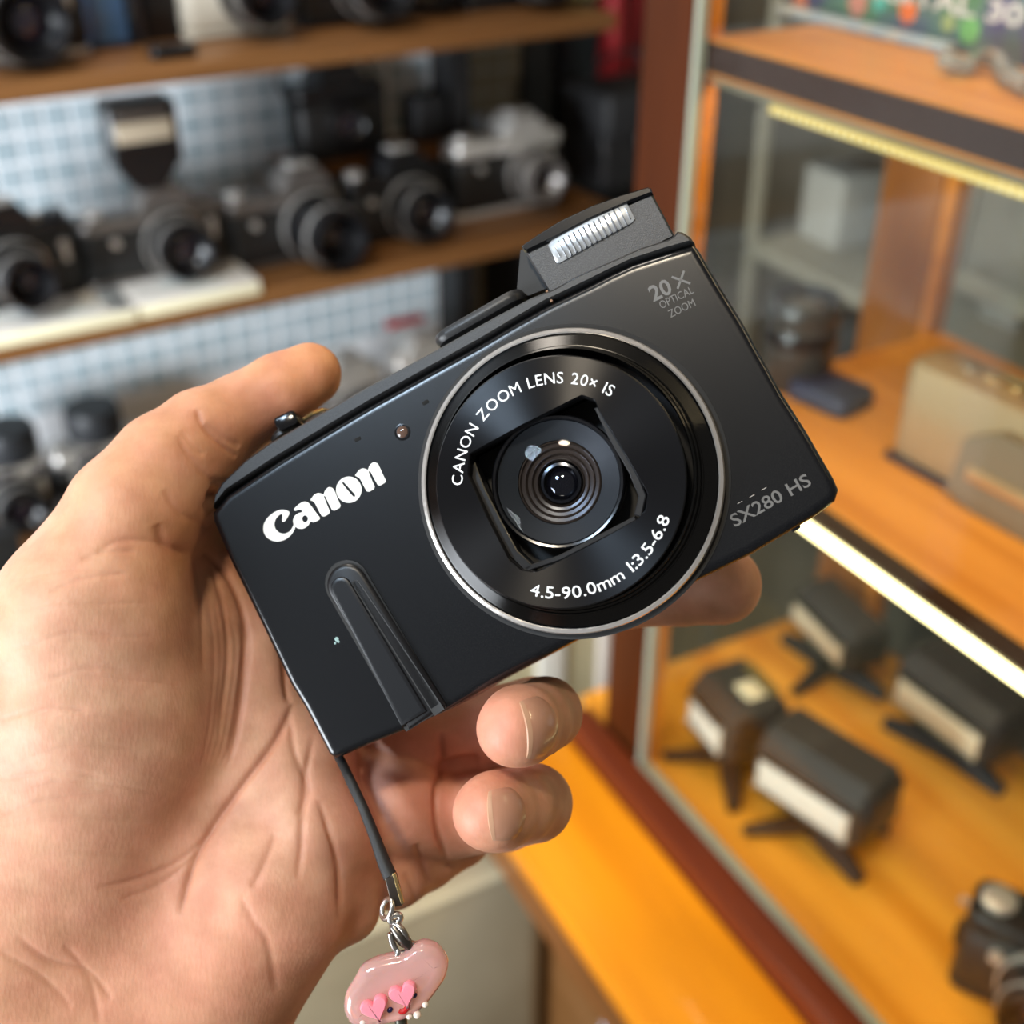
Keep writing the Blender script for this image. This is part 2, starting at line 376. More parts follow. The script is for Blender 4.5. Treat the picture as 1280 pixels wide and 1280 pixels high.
for (o_, h_) in rows:
    q = dc+(o_-dc)*(1+.0)
    vs += [(o_.x, o_.y, ZD-.004), (o_.x, o_.y, ZD-.0002), tuple((*(dc+(o_-dc)*0.99), ZD)), rp(o_, h_, .5, ZD), (h_.x, h_.y, ZD), (*(hc+(h_-hc)*.985), ZD-.0003), (*(hc+(h_-hc)*.985), ZD-.004)]
K = 7
for i in range(N_):
    j = (i+1) % N_
    for k in range(K-1): fs.append((i*K+k, j*K+k, j*K+k+1, i*K+k+1))
mb = MB(); mb.add(vs, fs, False); disc = mb.build('lettered_lens_ring', spun2, hero)
# dark shutter frame inside the opening
mb = MB(); mb.layers([tuple(hc+(Vector(p)-hc)*1.02) for p in hole], [(.0002, 0), (.0006, 0)]); mb.build('aperture_well', dull, hero)
lc = Vector(H(697, 602, .007)); LCM = T(lc.x, lc.y, 0)
def lr(name, prof, m, par, seg=96, cl=True):
    mb = MB(); mb.lathe([(a*mm, b*mm) for a, b in prof], seg, LCM, True, cl); return mb.build(name, m, par)
# gate blades: raised frame pieces at the right and lower left of the opening
def strip(pts, w, z0, z1, m, name):
    mb = MB(); ps = [Vector(H(*p, z1)) for p in pts]
    L_ = []; Rr = []
    for i, p in enumerate(ps):
        d = (ps[min(i+1, len(ps)-1)]-ps[max(0, i-1)]).normalized(); q = Vector((-d.y, d.x)); L_.append(p+q*w); Rr.append(p-q*w)
    mb.layers([tuple(p) for p in L_+Rr[::-1]], [(z0, 0), (z1-.0002, 0), (z1, .0002)]); return mb.build(name, m, hero)
bl = mat('blade_black', (0.016, 0.016, 0.017), 0.3)
strip([(747, 508), (765, 545), (790, 588), (803, 620), (797, 645)], .0007, .004, .0083, bl, 'shutter_frame')
strip([(588, 580), (600, 612), (622, 655), (642, 692), (662, 711)], .0009, .004, .0080, bl, 'shutter_frame')
strip([(655, 712), (700, 697), (745, 674), (795, 648)], .0005, .004, .0080, bl, 'shutter_frame')
lens = lr('front_element_rim', [(12.4, 4), (12.4, 7.0), (12.1, 7.4), (11.7, 7.3), (11.5, 6.9), (11.4, 4)], gloss, hero)
lr('inner_cone', [(11.4, 6.6), (7.9, 4.9), (7.8, 4.2), (11.4, 4.0)], mat('cone_grey', (0.022, 0.023, 0.022), 0.5, spec=.3), lens)
brn = mat('coated_brown', (0.045, 0.030, 0.020), 0.25); blk = mat('ring_black', (0.004, 0.004, 0.004), 0.3)
prof = [(7.8, 4.6), (7.5, 4.9), (7.3, 4.3), (6.7, 4.2), (6.5, 4.5), (6.2, 3.8), (5.6, 3.7), (5.4, 4.0), (5.1, 3.3), (4.6, 3.2), (4.4, 3.6), (4.1, 2.6), (4.1, 1.0), (7.8, 1.0)]
lr('element_ring', prof, brn, lens)
lr('rear_element_ring', [(4.1, 2.2), (3.8, 3.3), (3.3, 3.4), (3.1, 2.6), (3.0, 1.0), (4.1, 1)], gloss, lens)
lr('rear_element', [(3.1, 2.0), (2.6, 2.5), (1.8, 2.8), (.9, 3.0), (0, 3.05)], mat('element_glass', (0.002, 0.002, 0.004), 0.02, 0, coat=1.0), lens, 48, False)
gls = glassmat('coated_glass', (0.90, 0.92, 0.96), 0.03)
lr('front_element', [(11.5, 6.9), (10.5, 7.35), (9, 7.8), (7, 8.25), (5, 8.55), (2.5, 8.75), (0, 8.8)], gls, lens, 96, False)
# printing
def txt_line(t, p0, p1, hpx, z, m, name, parent, bold=0.0):
    a = Vector(H(*p0, z)); b = Vector(H(*p1, z)); vs, fs = text_geo(t, 1.0, 0.0, bold=bold)
    xs = [v.x for v in vs]; ys = [v.y for v in vs]; w = max(xs)-min(xs); hh = max(ys)-min(ys)
    sx = (b-a).length/w; sy = hpx/F*0.222/hh; an = math.atan2((b-a).y, (b-a).x)
    M = T(a.x, a.y, z+.00003) @ Matrix.Rotation(an, 4, 'Z') @ Matrix.Diagonal((sx, sy, 1, 1)) @ T(-min(xs), -min(ys), 0)
    mb = MB(); mb.add([M @ v for v in vs], fs); return mb.build(name, m, parent, fixn=False)
txt_line('SX280 HS', (919, 659.5), (1015.5, 606), 16.5, 0.00002, greyp, 'model_lettering', hero, .012)
txt_line('20', (817, 378), (842, 366), 21, 0.00002, greyp, 'zoom_lettering', hero, .022)
for (a, b) in (((847, 361), (855, 338.5)), ((839.5, 346), (863, 354.5))):
    p = Vector(H(*a)); q = Vector(H(*b)); d = (q-p).normalized()*.0; nrm = Vector((-(q-p).y, (q-p).x)).normalized()*.00021
    mb = MB(); mb.layers([tuple(p-nrm), tuple(q-nrm), tuple(q+nrm), tuple(p+nrm)], [(0.0, 0), (.00005, 0)]); mb.build('zoom_lettering', greyp, hero)
txt_line('OPTICAL', (827, 386.5), (868, 366), 10, 0.00002, greyp, 'zoom_lettering', hero)
txt_line('ZOOM', (838.5, 397.5), (870, 382), 10, 0.00002, greyp, 'zoom_lettering', hero)
Z0 = lambda L_: [(320+x/7.111, 560+y/7.111) for x, y in L_]
def smooth2(L_, it=1):
    for _ in range(it):
        o = []
        for i in range(len(L_)):
            a = L_[i]; b = L_[(i+1) % len(L_)]; o += [(a[0]*.8+b[0]*.2, a[1]*.8+b[1]*.2), (a[0]*.2+b[0]*.8, a[1]*.2+b[1]*.8)]
        L_ = o
    return L_
circ = lambda cx, cy, rx, ry, n=28, a=0: [(cx+rx*math.cos(2*math.pi*k/n), cy+ry*math.sin(2*math.pi*k/n)) for k in range(n)]
glyphs = [
 [smooth2([(305, 572), (262, 548), (210, 548), (150, 578), (98, 625), (68, 680), (66, 740), (92, 792), (140, 824), (200, 834), (262, 814), (312, 775), (345, 725), (352, 690), (338, 676), (318, 722), (290, 750), (250, 764), (205, 752), (172, 720), (162, 675), (176, 630), (205, 595), (234, 584), (238, 610), (231, 648), (244, 660), (268, 640)])],
 [smooth2([(335, 546), (372, 506), (420, 476), (455, 478), (487, 508), (530, 570), (577, 630), (515, 663), (487, 650), (465, 690), (425, 718), (375, 717), (340, 692), (328, 645), (345, 602), (380, 578), (414, 570), (408, 552), (380, 546), (350, 562)]), circ(437, 629, 26, 30)],
 [smooth2([(480, 465), (518, 415), (552, 398), (585, 406), (600, 418), (614, 378), (645, 346), (680, 353), (703, 390), (730, 460), (759, 523), (685, 564), (650, 500), (617, 428), (600, 423), (630, 500), (664, 578), (592, 617), (555, 550), (525, 490), (505, 470)])],
 [circ(826, 371, 113, 117, 40), smooth2([(762, 312), (775, 300), (790, 312), (886, 418), (878, 436), (862, 432)])],
 [smooth2([(878, 245), (918, 195), (950, 178), (985, 190), (996, 200), (1008, 155), (1045, 124), (1082, 136), (1104, 180), (1130, 240), (1162, 300), (1090, 342), (1050, 270), (1015, 203), (1000, 210), (1030, 285), (1062, 358), (993, 397), (960, 340), (925, 270), (900, 255)])]]
for g in glyphs:
    vs, fs = flat_shape([HP(Z0(l)) for l in g], 0.00004, T(0, 0, .00003))
    mb = MB(); mb.add(vs, fs); mb.build('brand_lettering', whitep, hero, fixn=False)
def arc_text(t, a0, a1, rb, hgt, inward, z, bold=.004):
    items = []; tot = 0
    for ch in t:
        if ch == ' ': items.append((None, None, .26)); tot += .26; continue
        vs, fs = text_geo(ch, 1.0, 0.0, bold=0 if ch in 'M4' else bold); xs = [v.x for v in vs]; w = max(xs)-min(xs)
        items.append(([v-Vector((min(xs), 0, 0)) for v in vs], fs, w)); tot += w
    gap = .10; tot += gap*(len(t)-1); k = (abs(a1-a0)*rb)/tot; cap = hgt/.70; cur = 0; mb = MB(); sg = 1 if a1 > a0 else -1
    for vs, fs, w in items:
        if vs:
            am = a0+sg*((cur+w/2)*k)/rb
            if inward: M = T(dc.x, dc.y, z) @ Matrix.Rotation(am+math.pi/2, 4, 'Z') @ T(0, -rb, 0) @ Matrix.Diagonal((k, cap, 1, 1)) @ T(-w/2, 0, 0)
            else: M = T(dc.x, dc.y, z) @ Matrix.Rotation(am-math.pi/2, 4, 'Z') @ T(0, rb, 0) @ Matrix.Diagonal((k, cap, 1, 1)) @ T(-w/2, 0, 0)
            mb.add([M @ v for v in vs], fs)
        cur += w+gap
    mb.build('ring_lettering', mat('ring_print', (0.85, 0.86, 0.86), 0.5), disc, fixn=False)
PXM = 0.213/F
arc_text('CANON ZOOM LENS 20× IS', R(181-rol*0-28), R(57.5-28), 124*PXM, 14.5*PXM, False, ZD+.00004)
arc_text('4.5-90.0mm 1:3.5-6.8', R(255-28), R(341-28), 147*PXM, 15*PXM, True, ZD+.00004)

# ------------------------------------------------------------------ the hand: one continuous skin grown from smooth-blended flesh masses
# camera-space millimetres: X right, Y up, Z towards the viewer (0 at the eye)
def hp(px, py, z, r=0):
    D = 224.0-z; return ((px-640)*D/F, (640-py)*D/F, -D, r*D/F)
VX = 0.85
# chains of (px, py, z, radius px[, flatten]) ; blended with k mm
chains = [
 # thumb
 ([(387, 468, -30, 40), (352, 487, -29, 46), (300, 517, -28, 49), (255, 545, -24, 60), (212, 585, -20, 72), (165, 645, -16, 82), (112, 760, -14, 104), (110, 860, -16, 120)], 3.2, 0.95),
 # thenar mass
 ([(120, 800, -16, 122), (130, 900, -20, 150), (90, 1040, -24, 170), (20, 1180, -26, 190)], 9, 0.92),
 # web between thumb and index
 ([(205, 640, -26, 62), (235, 720, -32, 60), (262, 800, -34, 62)], 5, 1.0),
 # palm centre
 ([(255, 800, -30, 70), (300, 880, -32, 80), (320, 980, -30, 95), (260, 1100, -30, 130), (150, 1250, -30, 180)], 7, 1.0),
 # palm ridges running under the camera
 ([(285, 720, -33, 38), (325, 810, -30, 40), (345, 900, -27, 42)], 3, 1.0),
 ([(320, 740, -38, 36), (375, 850, -33, 36), (400, 930, -30, 38)], 3, 1.0),
 # hypothenar and heel of the hand
 ([(378, 965, -26, 62), (385, 1045, -24, 86), (345, 1110, -22, 108), (250, 1225, -24, 128), (160, 1340, -26, 150)], 6, 1.0),
 ([(395, 960, -30, 40), (430, 1060, -26, 48), (432, 1135, -26, 44)], 3, 1.0),
 # wrist
 ([(60, 1240, -30, 220), (-60, 1400, -34, 240)], 10, 0.8),
 # metacarpal heads under the camera
 ([(330, 760, -48, 55), (420, 900, -48, 60), (450, 1020, -44, 58)], 5, 1.0),
 # index finger along the back of the camera
 ([(340, 770, -52, 55), (480, 760, -56, 54), (640, 745, -54, 52), (780, 735, -44, 50), (850, 733, -36, 49), (902, 731, -31, 50)], 2.0, 0.9),
 # middle finger
 ([(425, 900, -46, 52), (520, 920, -44, 54), (600, 912, -44, 50), (668, 895, -38, 48), (682, 892, -20, 44)], 2.0, 1.0),
 ([(682, 892, -20, 44), (668, 900, -8, 46), (650, 907, 0, 50), (643, 911, 3, 48)], 2.0, 1.0),
 # ring finger
 ([(440, 985, -38, 58), (500, 1010, -36, 64), (560, 1018, -40, 54), (630, 1012, -36, 50), (668, 1004, -22, 48)], 2.0, 1.0),
 ([(664, 1003, -20, 46), (645, 1008, -10, 47), (620, 1014, -3, 49), (612, 1016, 0, 47)], 2.0, 1.0),
 # little finger, folded behind the ring finger
 ([(440, 1060, -36, 52), (490, 1085, -38, 50), (530, 1070, -46, 42), (575, 1045, -54, 38), (560, 1010, -60, 34)], 2.0, 1.0),
]
def build_field():
    lo = np.array([-112., -110., -292.]); hi = np.array([60., 42., -200.])
    n = np.ceil((hi-lo)/VX).astype(int)+1
    ax_ = [lo[i]+VX*np.arange(n[i], dtype=np.float32) for i in range(3)]
    D = np.full(tuple(n), 50.0, np.float32)
    for nodes, k, flat in chains:
        P = np.array([hp(*q) for q in nodes], np.float32)
        mn = (P[:, :3]-P[:, 3:4]).min(0)-12; mx = (P[:, :3]+P[:, 3:4]).max(0)+12
        sl = []
        for i in range(3):
            a = max(0, int((mn[i]-lo[i])/VX)); b = min(n[i], int((mx[i]-lo[i])/VX)+2); sl.append(slice(a, max(a, b)))
        X, Y, Z = np.meshgrid(ax_[0][sl[0]], ax_[1][sl[1]], ax_[2][sl[2]], indexing='ij')
        sub = np.full(X.shape, 50.0, np.float32)
        for a, b in zip(P[:-1], P[1:]):
            ab = b-a; fz = 1/flat
            vx = X-a[0]; vy = Y-a[1]; vz = (Z-a[2])*fz
            bx, by, bz = ab[0], ab[1], ab[2]*fz; L2 = bx*bx+by*by+bz*bz
            t = np.clip((vx*bx+vy*by+vz*bz)/L2, 0, 1)
            d = np.sqrt((vx-t*bx)**2+(vy-t*by)**2+(vz-t*bz)**2)-(a[3]+t*ab[3])
            kk = 1.2; h = np.clip(kk-np.abs(sub-d), 0, None)/kk; sub = np.minimum(sub, d)-h*h*kk*.25
        cur = D[tuple(sl)]; h = np.clip(k-np.abs(cur-sub), 0, None)/k
        D[tuple(sl)] = np.minimum(cur, sub)-h*h*k*.25
    # keep the flesh out of the camera body: carve its box
    X, Y, Z = np.meshgrid(*ax_, indexing='ij')
    o = np.array(cam_local(HO)); ex = np.array(ex_c); ey = np.array(ey_c); en = np.array(n_c)
    rx = X-o[0]; ry = Y-o[1]; rz = Z-o[2]
    lx = rx*ex[0]+ry*ex[1]+rz*ex[2]; ly = rx*ey[0]+ry*ey[1]+rz*ey[2]; lz = rx*en[0]+ry*en[1]+rz*en[2]
    xs = [p[0]*1000 for p in front]; ys = [p[1]*1000 for p in front]+[p[1]*1000 for p in top]
    qx = np.abs(lx-(min(xs)+max(xs))/2)-(max(xs)-min(xs))/2; qy = np.abs(ly-(min(ys)+max(ys))/2)-(max(ys)-min(ys))/2+1.2; qz = np.abs(lz+13)-13.2
    box = np.maximum(np.maximum(qx, qy), qz)
    D = np.maximum(D, -(box-.15))
    for i in (0, 1, 2):
        D = np.swapaxes(D, 0, i); D[:2] = .5; D[-2:] = .5; D = np.swapaxes(D, 0, i)
    D = np.ascontiguousarray(D)
    return D, lo
def cam_local(w):
    v = (w-CAM)*1000; return (v.dot(RT), v.dot(UP), -v.dot(FW))
def surface_nets(D, lo, h):
    S = D < 0
    c = [S[i:S.shape[0]-1+i, j:S.shape[1]-1+j, k:S.shape[2]-1+k] for i in (0, 1) for j in (0, 1) for k in (0, 1)]
    cnt = sum(x.astype(np.int8) for x in c); act = (cnt > 0) & (cnt < 8)
    I = np.argwhere(act); idx = np.full(act.shape, -1, np.int64); idx[act] = np.arange(len(I))
    pos = np.zeros((len(I), 3)); w = np.zeros(len(I))
    corners = [(i, j, k) for i in (0, 1) for j in (0, 1) for k in (0, 1)]
    val = {cn: D[I[:, 0]+cn[0], I[:, 1]+cn[1], I[:, 2]+cn[2]] for cn in corners}
    for a in corners:
        for axn in range(3):
            if a[axn] == 0:
                b = list(a); b[axn] = 1; b = tuple(b); va, vb = val[a], val[b]; m = (va < 0) != (vb < 0)
                t = np.where(m, va/np.where(va == vb, 1, va-vb), 0)
                p = np.array(a, float)+np.zeros((len(I), 3)); p[:, axn] += t
                pos += p*m[:, None]; w += m
    V = lo+(I+pos/np.maximum(w, 1)[:, None])*h
    F_ = []
    for axn in range(3):
        A = S; B = np.roll(S, -1, axn); sl = [slice(1, -1)]*3
        m = (A != B)[tuple(sl)]; E = np.argwhere(m)+1
        u, v = (axn+1) % 3, (axn+2) % 3
        ids = []
        for du, dv in ((-1, -1), (0, -1), (0, 0), (-1, 0)):
            q = E.copy(); q[:, u] += du; q[:, v] += dv
            q = np.minimum(q, np.array(act.shape)-1); ids.append(idx[q[:, 0], q[:, 1], q[:, 2]])
        Q = np.stack(ids, 1); fl = S[E[:, 0], E[:, 1], E[:, 2]]
        ok = (Q >= 0).all(1); Q = Q[ok]; fl = fl[ok]
        Q[~fl] = Q[~fl][:, ::-1]; F_.append(Q)
    return V, np.concatenate(F_)
D_, lo_ = build_field()
V_, Q_ = surface_nets(D_, lo_, VX)
# keep only the largest connected piece
par_ = np.arange(len(V_)); E_ = np.concatenate([Q_[:, [0, 1]], Q_[:, [1, 2]], Q_[:, [2, 3]], Q_[:, [3, 0]]])
for _ in range(400):
    m_ = np.minimum(par_[E_[:, 0]], par_[E_[:, 1]]); old = par_.copy()
    np.minimum.at(par_, E_[:, 0], m_); np.minimum.at(par_, E_[:, 1], m_); par_ = par_[par_]; par_ = par_[par_]
    if (par_ == old).all(): break
big = np.bincount(par_).argmax(); keep = par_ == big; remap = np.cumsum(keep)-1; Q_ = remap[Q_[keep[Q_].all(1)]]; V_ = V_[keep]
me = bpy.data.meshes.new('hand'); me.from_pydata(V_.tolist(), [], Q_.tolist())
tmp = bpy.data.objects.new('tmp', me); C.objects.link(tmp)
sm = tmp.modifiers.new('s', 'SMOOTH'); sm.iterations = 4; sm.factor = 0.5
ss = tmp.modifiers.new('d', 'SUBSURF'); ss.levels = 1; ss.render_levels = 1
me2 = bpy.data.meshes.new_from_object(tmp.evaluated_get(bpy.context.evaluated_depsgraph_get()))
bpy.data.objects.remove(tmp); bpy.data.meshes.remove(me)
nV = len(me2.vertices); co = np.empty(nV*3, np.float32); me2.vertices.foreach_get('co', co); co = co.reshape(-1, 3).astype(float)
no = np.empty(nV*3, np.float32); me2.vertices.foreach_get('normal', no); no = no.reshape(-1, 3).astype(float)
PX = 640+co[:, 0]/-co[:, 2]*F; PY = 640-co[:, 1]/-co[:, 2]*F
facing = np.clip(-(no*co).sum(1)/np.linalg.norm(co, axis=1), 0, 1)
# creases of the skin: polylines over the hand, (points, half width px, depth mm)
def spl(pts, n=8):
    out = []
    P = [pts[0]]+list(pts)+[pts[-1]]
    for i in range(1, len(P)-2):
        for k in range(n):
            t = k/n; a, b, c_, d = [np.array(P[i+j-1], float) for j in range(4)]
            out.append(.5*((2*b)+(-a+c_)*t+(2*a-5*b+4*c_-d)*t*t+(-a+3*b-3*c_+d)*t**3))
    out.append(np.array(P[-2], float)); return out
creases = [
 ([(246, 512), (252, 530), (268, 548), (296, 572)], 3.2, 1.0), ([(256, 530), (280, 548), (300, 558)], 4, .5),
 ([(222, 545), (236, 570), (262, 598), (275, 612)], 3.5, .55), ([(226, 538), (240, 556), (254, 570)], 3, .35),
 ([(205, 612), (225, 640), (252, 655), (262, 662)], 4, .45), ([(196, 655), (206, 680), (222, 688), (246, 690)], 6, .9),
 ([(120, 690), (150, 676), (185, 676), (215, 685)], 4, .4), ([(100, 700), (130, 690), (170, 690)], 3, .3),
 ([(255, 688), (285, 720), (305, 770), (306, 830), (298, 900), (285, 950)], 4.5, 1.3),
 ([(262, 700), (280, 760), (284, 830), (274, 920)], 3.5, .6), ([(240, 690), (252, 750), (254, 840)], 3, .4),
 ([(285, 700), (330, 745), (352, 800), (358, 860), (362, 880)], 4, 1.0),
 ([(368, 878), (345, 925), (300, 985), (262, 1040), (240, 1085), (226, 1145)], 4.5, 1.5),
 ([(268, 1035), (225, 1075), (170, 1100), (120, 1110)], 3.5, .5), ([(250, 1065), (200, 1105), (150, 1125)], 3, .35),
 ([(362, 890), (368, 940), (385, 985), (372, 1020)], 4, .8), ([(392, 920), (384, 960), (378, 1010), (376, 1060), (372, 1100)], 4, .8),
 ([(398, 1000), (412, 1040), (424, 1090), (424, 1150)], 4, .9), ([(345, 1040), (330, 1080), (315, 1110)], 4, .5),
 ([(300, 1120), (315, 1150), (335, 1180), (345, 1240)], 5, .5), ([(404, 1020), (420, 1070), (428, 1130)], 3, .4),
 ([(0, 900), (60, 885), (110, 890)], 3, .3), ([(0, 975), (70, 965), (130, 972)], 3, .3), ([(0, 1020), (60, 1000), (150, 990)], 3, .3),
 ([(20, 1170), (60, 1200), (110, 1215), (140, 1250)], 4, .5), ([(0, 1190), (50, 1220), (90, 1260)], 3.5, .4), ([(80, 1180), (110, 1220), (125, 1280)], 3.5, .35),
 ([(60, 850), (110, 835), (160, 838)], 2.5, .25), ([(30, 810), (90, 790), (150, 795)], 2.5, .25), ([(60, 740), (110, 722), (160, 718)], 2.5, .3),
 ([(549, 915), (552, 955), (545, 990), (548, 1040), (562, 1085)], 3.5, 1.6), ([(552, 957), (575, 950), (600, 948)], 4, 1.6),
 ([(520, 1055), (530, 1085), (538, 1105)], 3.5, .9), ([(505, 1090), (515, 1110), (520, 1130)], 3, .6), ([(455, 925), (462, 975), (480, 1030)], 3.5, .5),
]
for x_ in range(6):   # fine vertical puckers beside the camera edge
    creases.append(([(262+x_*9+random.uniform(-3, 3), 740+x_*8), (268+x_*9, 820), (264+x_*6, 900+x_*6), (250+x_*6, 960)], 2.2, .22))
for y_ in range(9):   # faint lines over the ball of the thumb
    y0 = 720+y_*44; creases.append(([(random.uniform(0, 40), y0+random.uniform(0, 20)), (90, y0-8), (random.uniform(150, 240), y0-random.uniform(-8, 14))], 1.8, .13))
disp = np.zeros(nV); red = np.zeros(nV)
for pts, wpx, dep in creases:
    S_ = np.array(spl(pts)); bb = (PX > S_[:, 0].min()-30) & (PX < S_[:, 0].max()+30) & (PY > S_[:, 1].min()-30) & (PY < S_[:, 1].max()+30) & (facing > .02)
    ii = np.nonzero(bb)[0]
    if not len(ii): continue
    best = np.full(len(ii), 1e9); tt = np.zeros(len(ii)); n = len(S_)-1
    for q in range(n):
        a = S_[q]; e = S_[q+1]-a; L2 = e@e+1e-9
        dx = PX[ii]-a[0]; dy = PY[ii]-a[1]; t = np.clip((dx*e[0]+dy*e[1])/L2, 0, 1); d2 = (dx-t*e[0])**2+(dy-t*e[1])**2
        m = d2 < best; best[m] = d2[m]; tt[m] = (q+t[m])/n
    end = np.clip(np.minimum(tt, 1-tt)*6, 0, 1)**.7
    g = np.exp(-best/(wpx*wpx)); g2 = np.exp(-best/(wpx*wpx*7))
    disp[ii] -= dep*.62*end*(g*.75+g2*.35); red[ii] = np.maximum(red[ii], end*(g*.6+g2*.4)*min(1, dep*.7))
# gentle lumps of flesh and tendon folds
disp += .25*np.sin(PX*.031+PY*.017)*np.sin(PY*.027-PX*.012)*(facing > 0)
co2 = co+no*disp[:, None]*np.clip(facing*2.2, 0, 1)[:, None]
HO2 = Vector(hp(300, 900, -40)[:3])
me2.vertices.foreach_set('co', ((co2-np.array(HO2))/1000).astype(np.float32).ravel())
me2.polygons.foreach_set('use_smooth', [True]*len(me2.polygons))
# skin colour varies over the hand: warmer at the thumb, pinker at the finger pads and in the folds
def blob(x, y, r): return np.exp(-((PX-x)**2+(PY-y)**2)/(r*r))
base = np.array([.62, .325, .195]); pale = np.array([.66, .42, .29]); warm = np.array([.66, .29, .115]); pink = np.array([.66, .27, .19])
col = np.tile(base, (nV, 1))
def mixc(c, w): 
    global col
    col = col*(1-w[:, None])+c*w[:, None]
mixc(pale, np.clip(blob(60, 880, 230)*.7+blob(380, 1040, 110)*.6, 0, 1))
mixc(warm, np.clip(blob(400, 460, 75)*.75+blob(250, 560, 150)*.35+blob(225, 690, 60)*.5, 0, 1))
mixc(pink, np.clip(blob(620, 905, 45)*.85+blob(590, 1015, 45)*.55+blob(500, 990, 85)*.5+blob(345, 530, 60)*.45+blob(230, 1180, 180)*.3, 0, 1))
nz = (np.sin(co[:, 0]*.55+co[:, 1]*.3)*np.sin(co[:, 1]*.47-co[:, 0]*.21+co[:, 2]*.3)*.5+.5)
mixc(pink, nz*.28)
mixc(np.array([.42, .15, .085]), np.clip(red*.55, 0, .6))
ca = me2.color_attributes.new('skin_tone', 'FLOAT_COLOR', 'POINT')
ca.data.foreach_set('color', np.concatenate([col, np.ones((nV, 1))], 1).astype(np.float32).ravel())
skin = mat('skin', (.6, .34, .22), 0.52, 0, sss=0.22, spec=.35)
sb = skin.node_tree.nodes['Principled BSDF']; sb.inputs['Subsurface Radius'].default_value = (1.0, .35, .18); sb.inputs['Subsurface Scale'].default_value = 0.003
at = nd(skin, 'ShaderNodeVertexColor', layer_name='skin_tone')
tc = nd(skin, 'ShaderNodeTexCoord'); n1 = nd(skin, 'ShaderNodeTexNoise', Scale=420.0, Detail=4.0); v1 = nd(skin, 'ShaderNodeTexVoronoi', Scale=1500.0)
mp = nd(skin, 'ShaderNodeMapping'); mp.inputs['Scale'].default_value = (1, .35, 1); mp.inputs['Rotation'].default_value = (0, 0, R(35))
lk(skin, tc, 'Object', mp, 'Vector'); lk(skin, mp, 'Vector', v1, 'Vector'); lk(skin, tc, 'Object', n1, 'Vector')
ad = nd(skin, 'ShaderNodeMath', operation='ADD'); lk(skin, n1, 'Fac', ad, 0); mu = nd(skin, 'ShaderNodeMath', operation='MULTIPLY'); mu.inputs[1].default_value = .5
lk(skin, v1, 'Distance', mu, 0); lk(skin, mu, 'Value', ad, 1)
bp = nd(skin, 'ShaderNodeBump', Strength=0.22, Distance=0.00025); lk(skin, ad, 'Value', bp, 'Height'); lk(skin, bp, 'Normal', sb, 'Normal')
n2 = nd(skin, 'ShaderNodeTexNoise', Scale=130.0, Detail=5.0); lk(skin, tc, 'Object', n2, 'Vector')
r2 = ramp(skin, [(0.35, (0.86, 0.80, 0.76)), (0.65, (1.06, 1.06, 1.06))]); lk(skin, n2, 'Fac', r2, 'Fac')
mx = nd(skin, 'ShaderNodeMix', data_type='RGBA', blend_type='MULTIPLY'); mx.inputs[0].default_value = 1.0
skin.node_tree.links.new(at.outputs['Color'], mx.inputs[6]); skin.node_tree.links.new(r2.outputs['Color'], mx.inputs[7]); skin.node_tree.links.new(mx.outputs[2], sb.inputs['Base Color'])
me2.materials.append(skin); me2.name = 'hand'
hand = bpy.data.objects.new('hand', me2); C.objects.link(hand)
MC = Matrix(((RT.x, UP.x, -FW.x, CAM.x), (RT.y, UP.y, -FW.y, CAM.y), (RT.z, UP.z, -FW.z, CAM.z), (0, 0, 0, 1)))
hand.matrix_world = MC @ Matrix.Translation(HO2/1000)
tag(hand, 'left hand of a person, palm towards the viewer, gripping the compact camera', 'hand')
HI = hand.matrix_world.inverted()
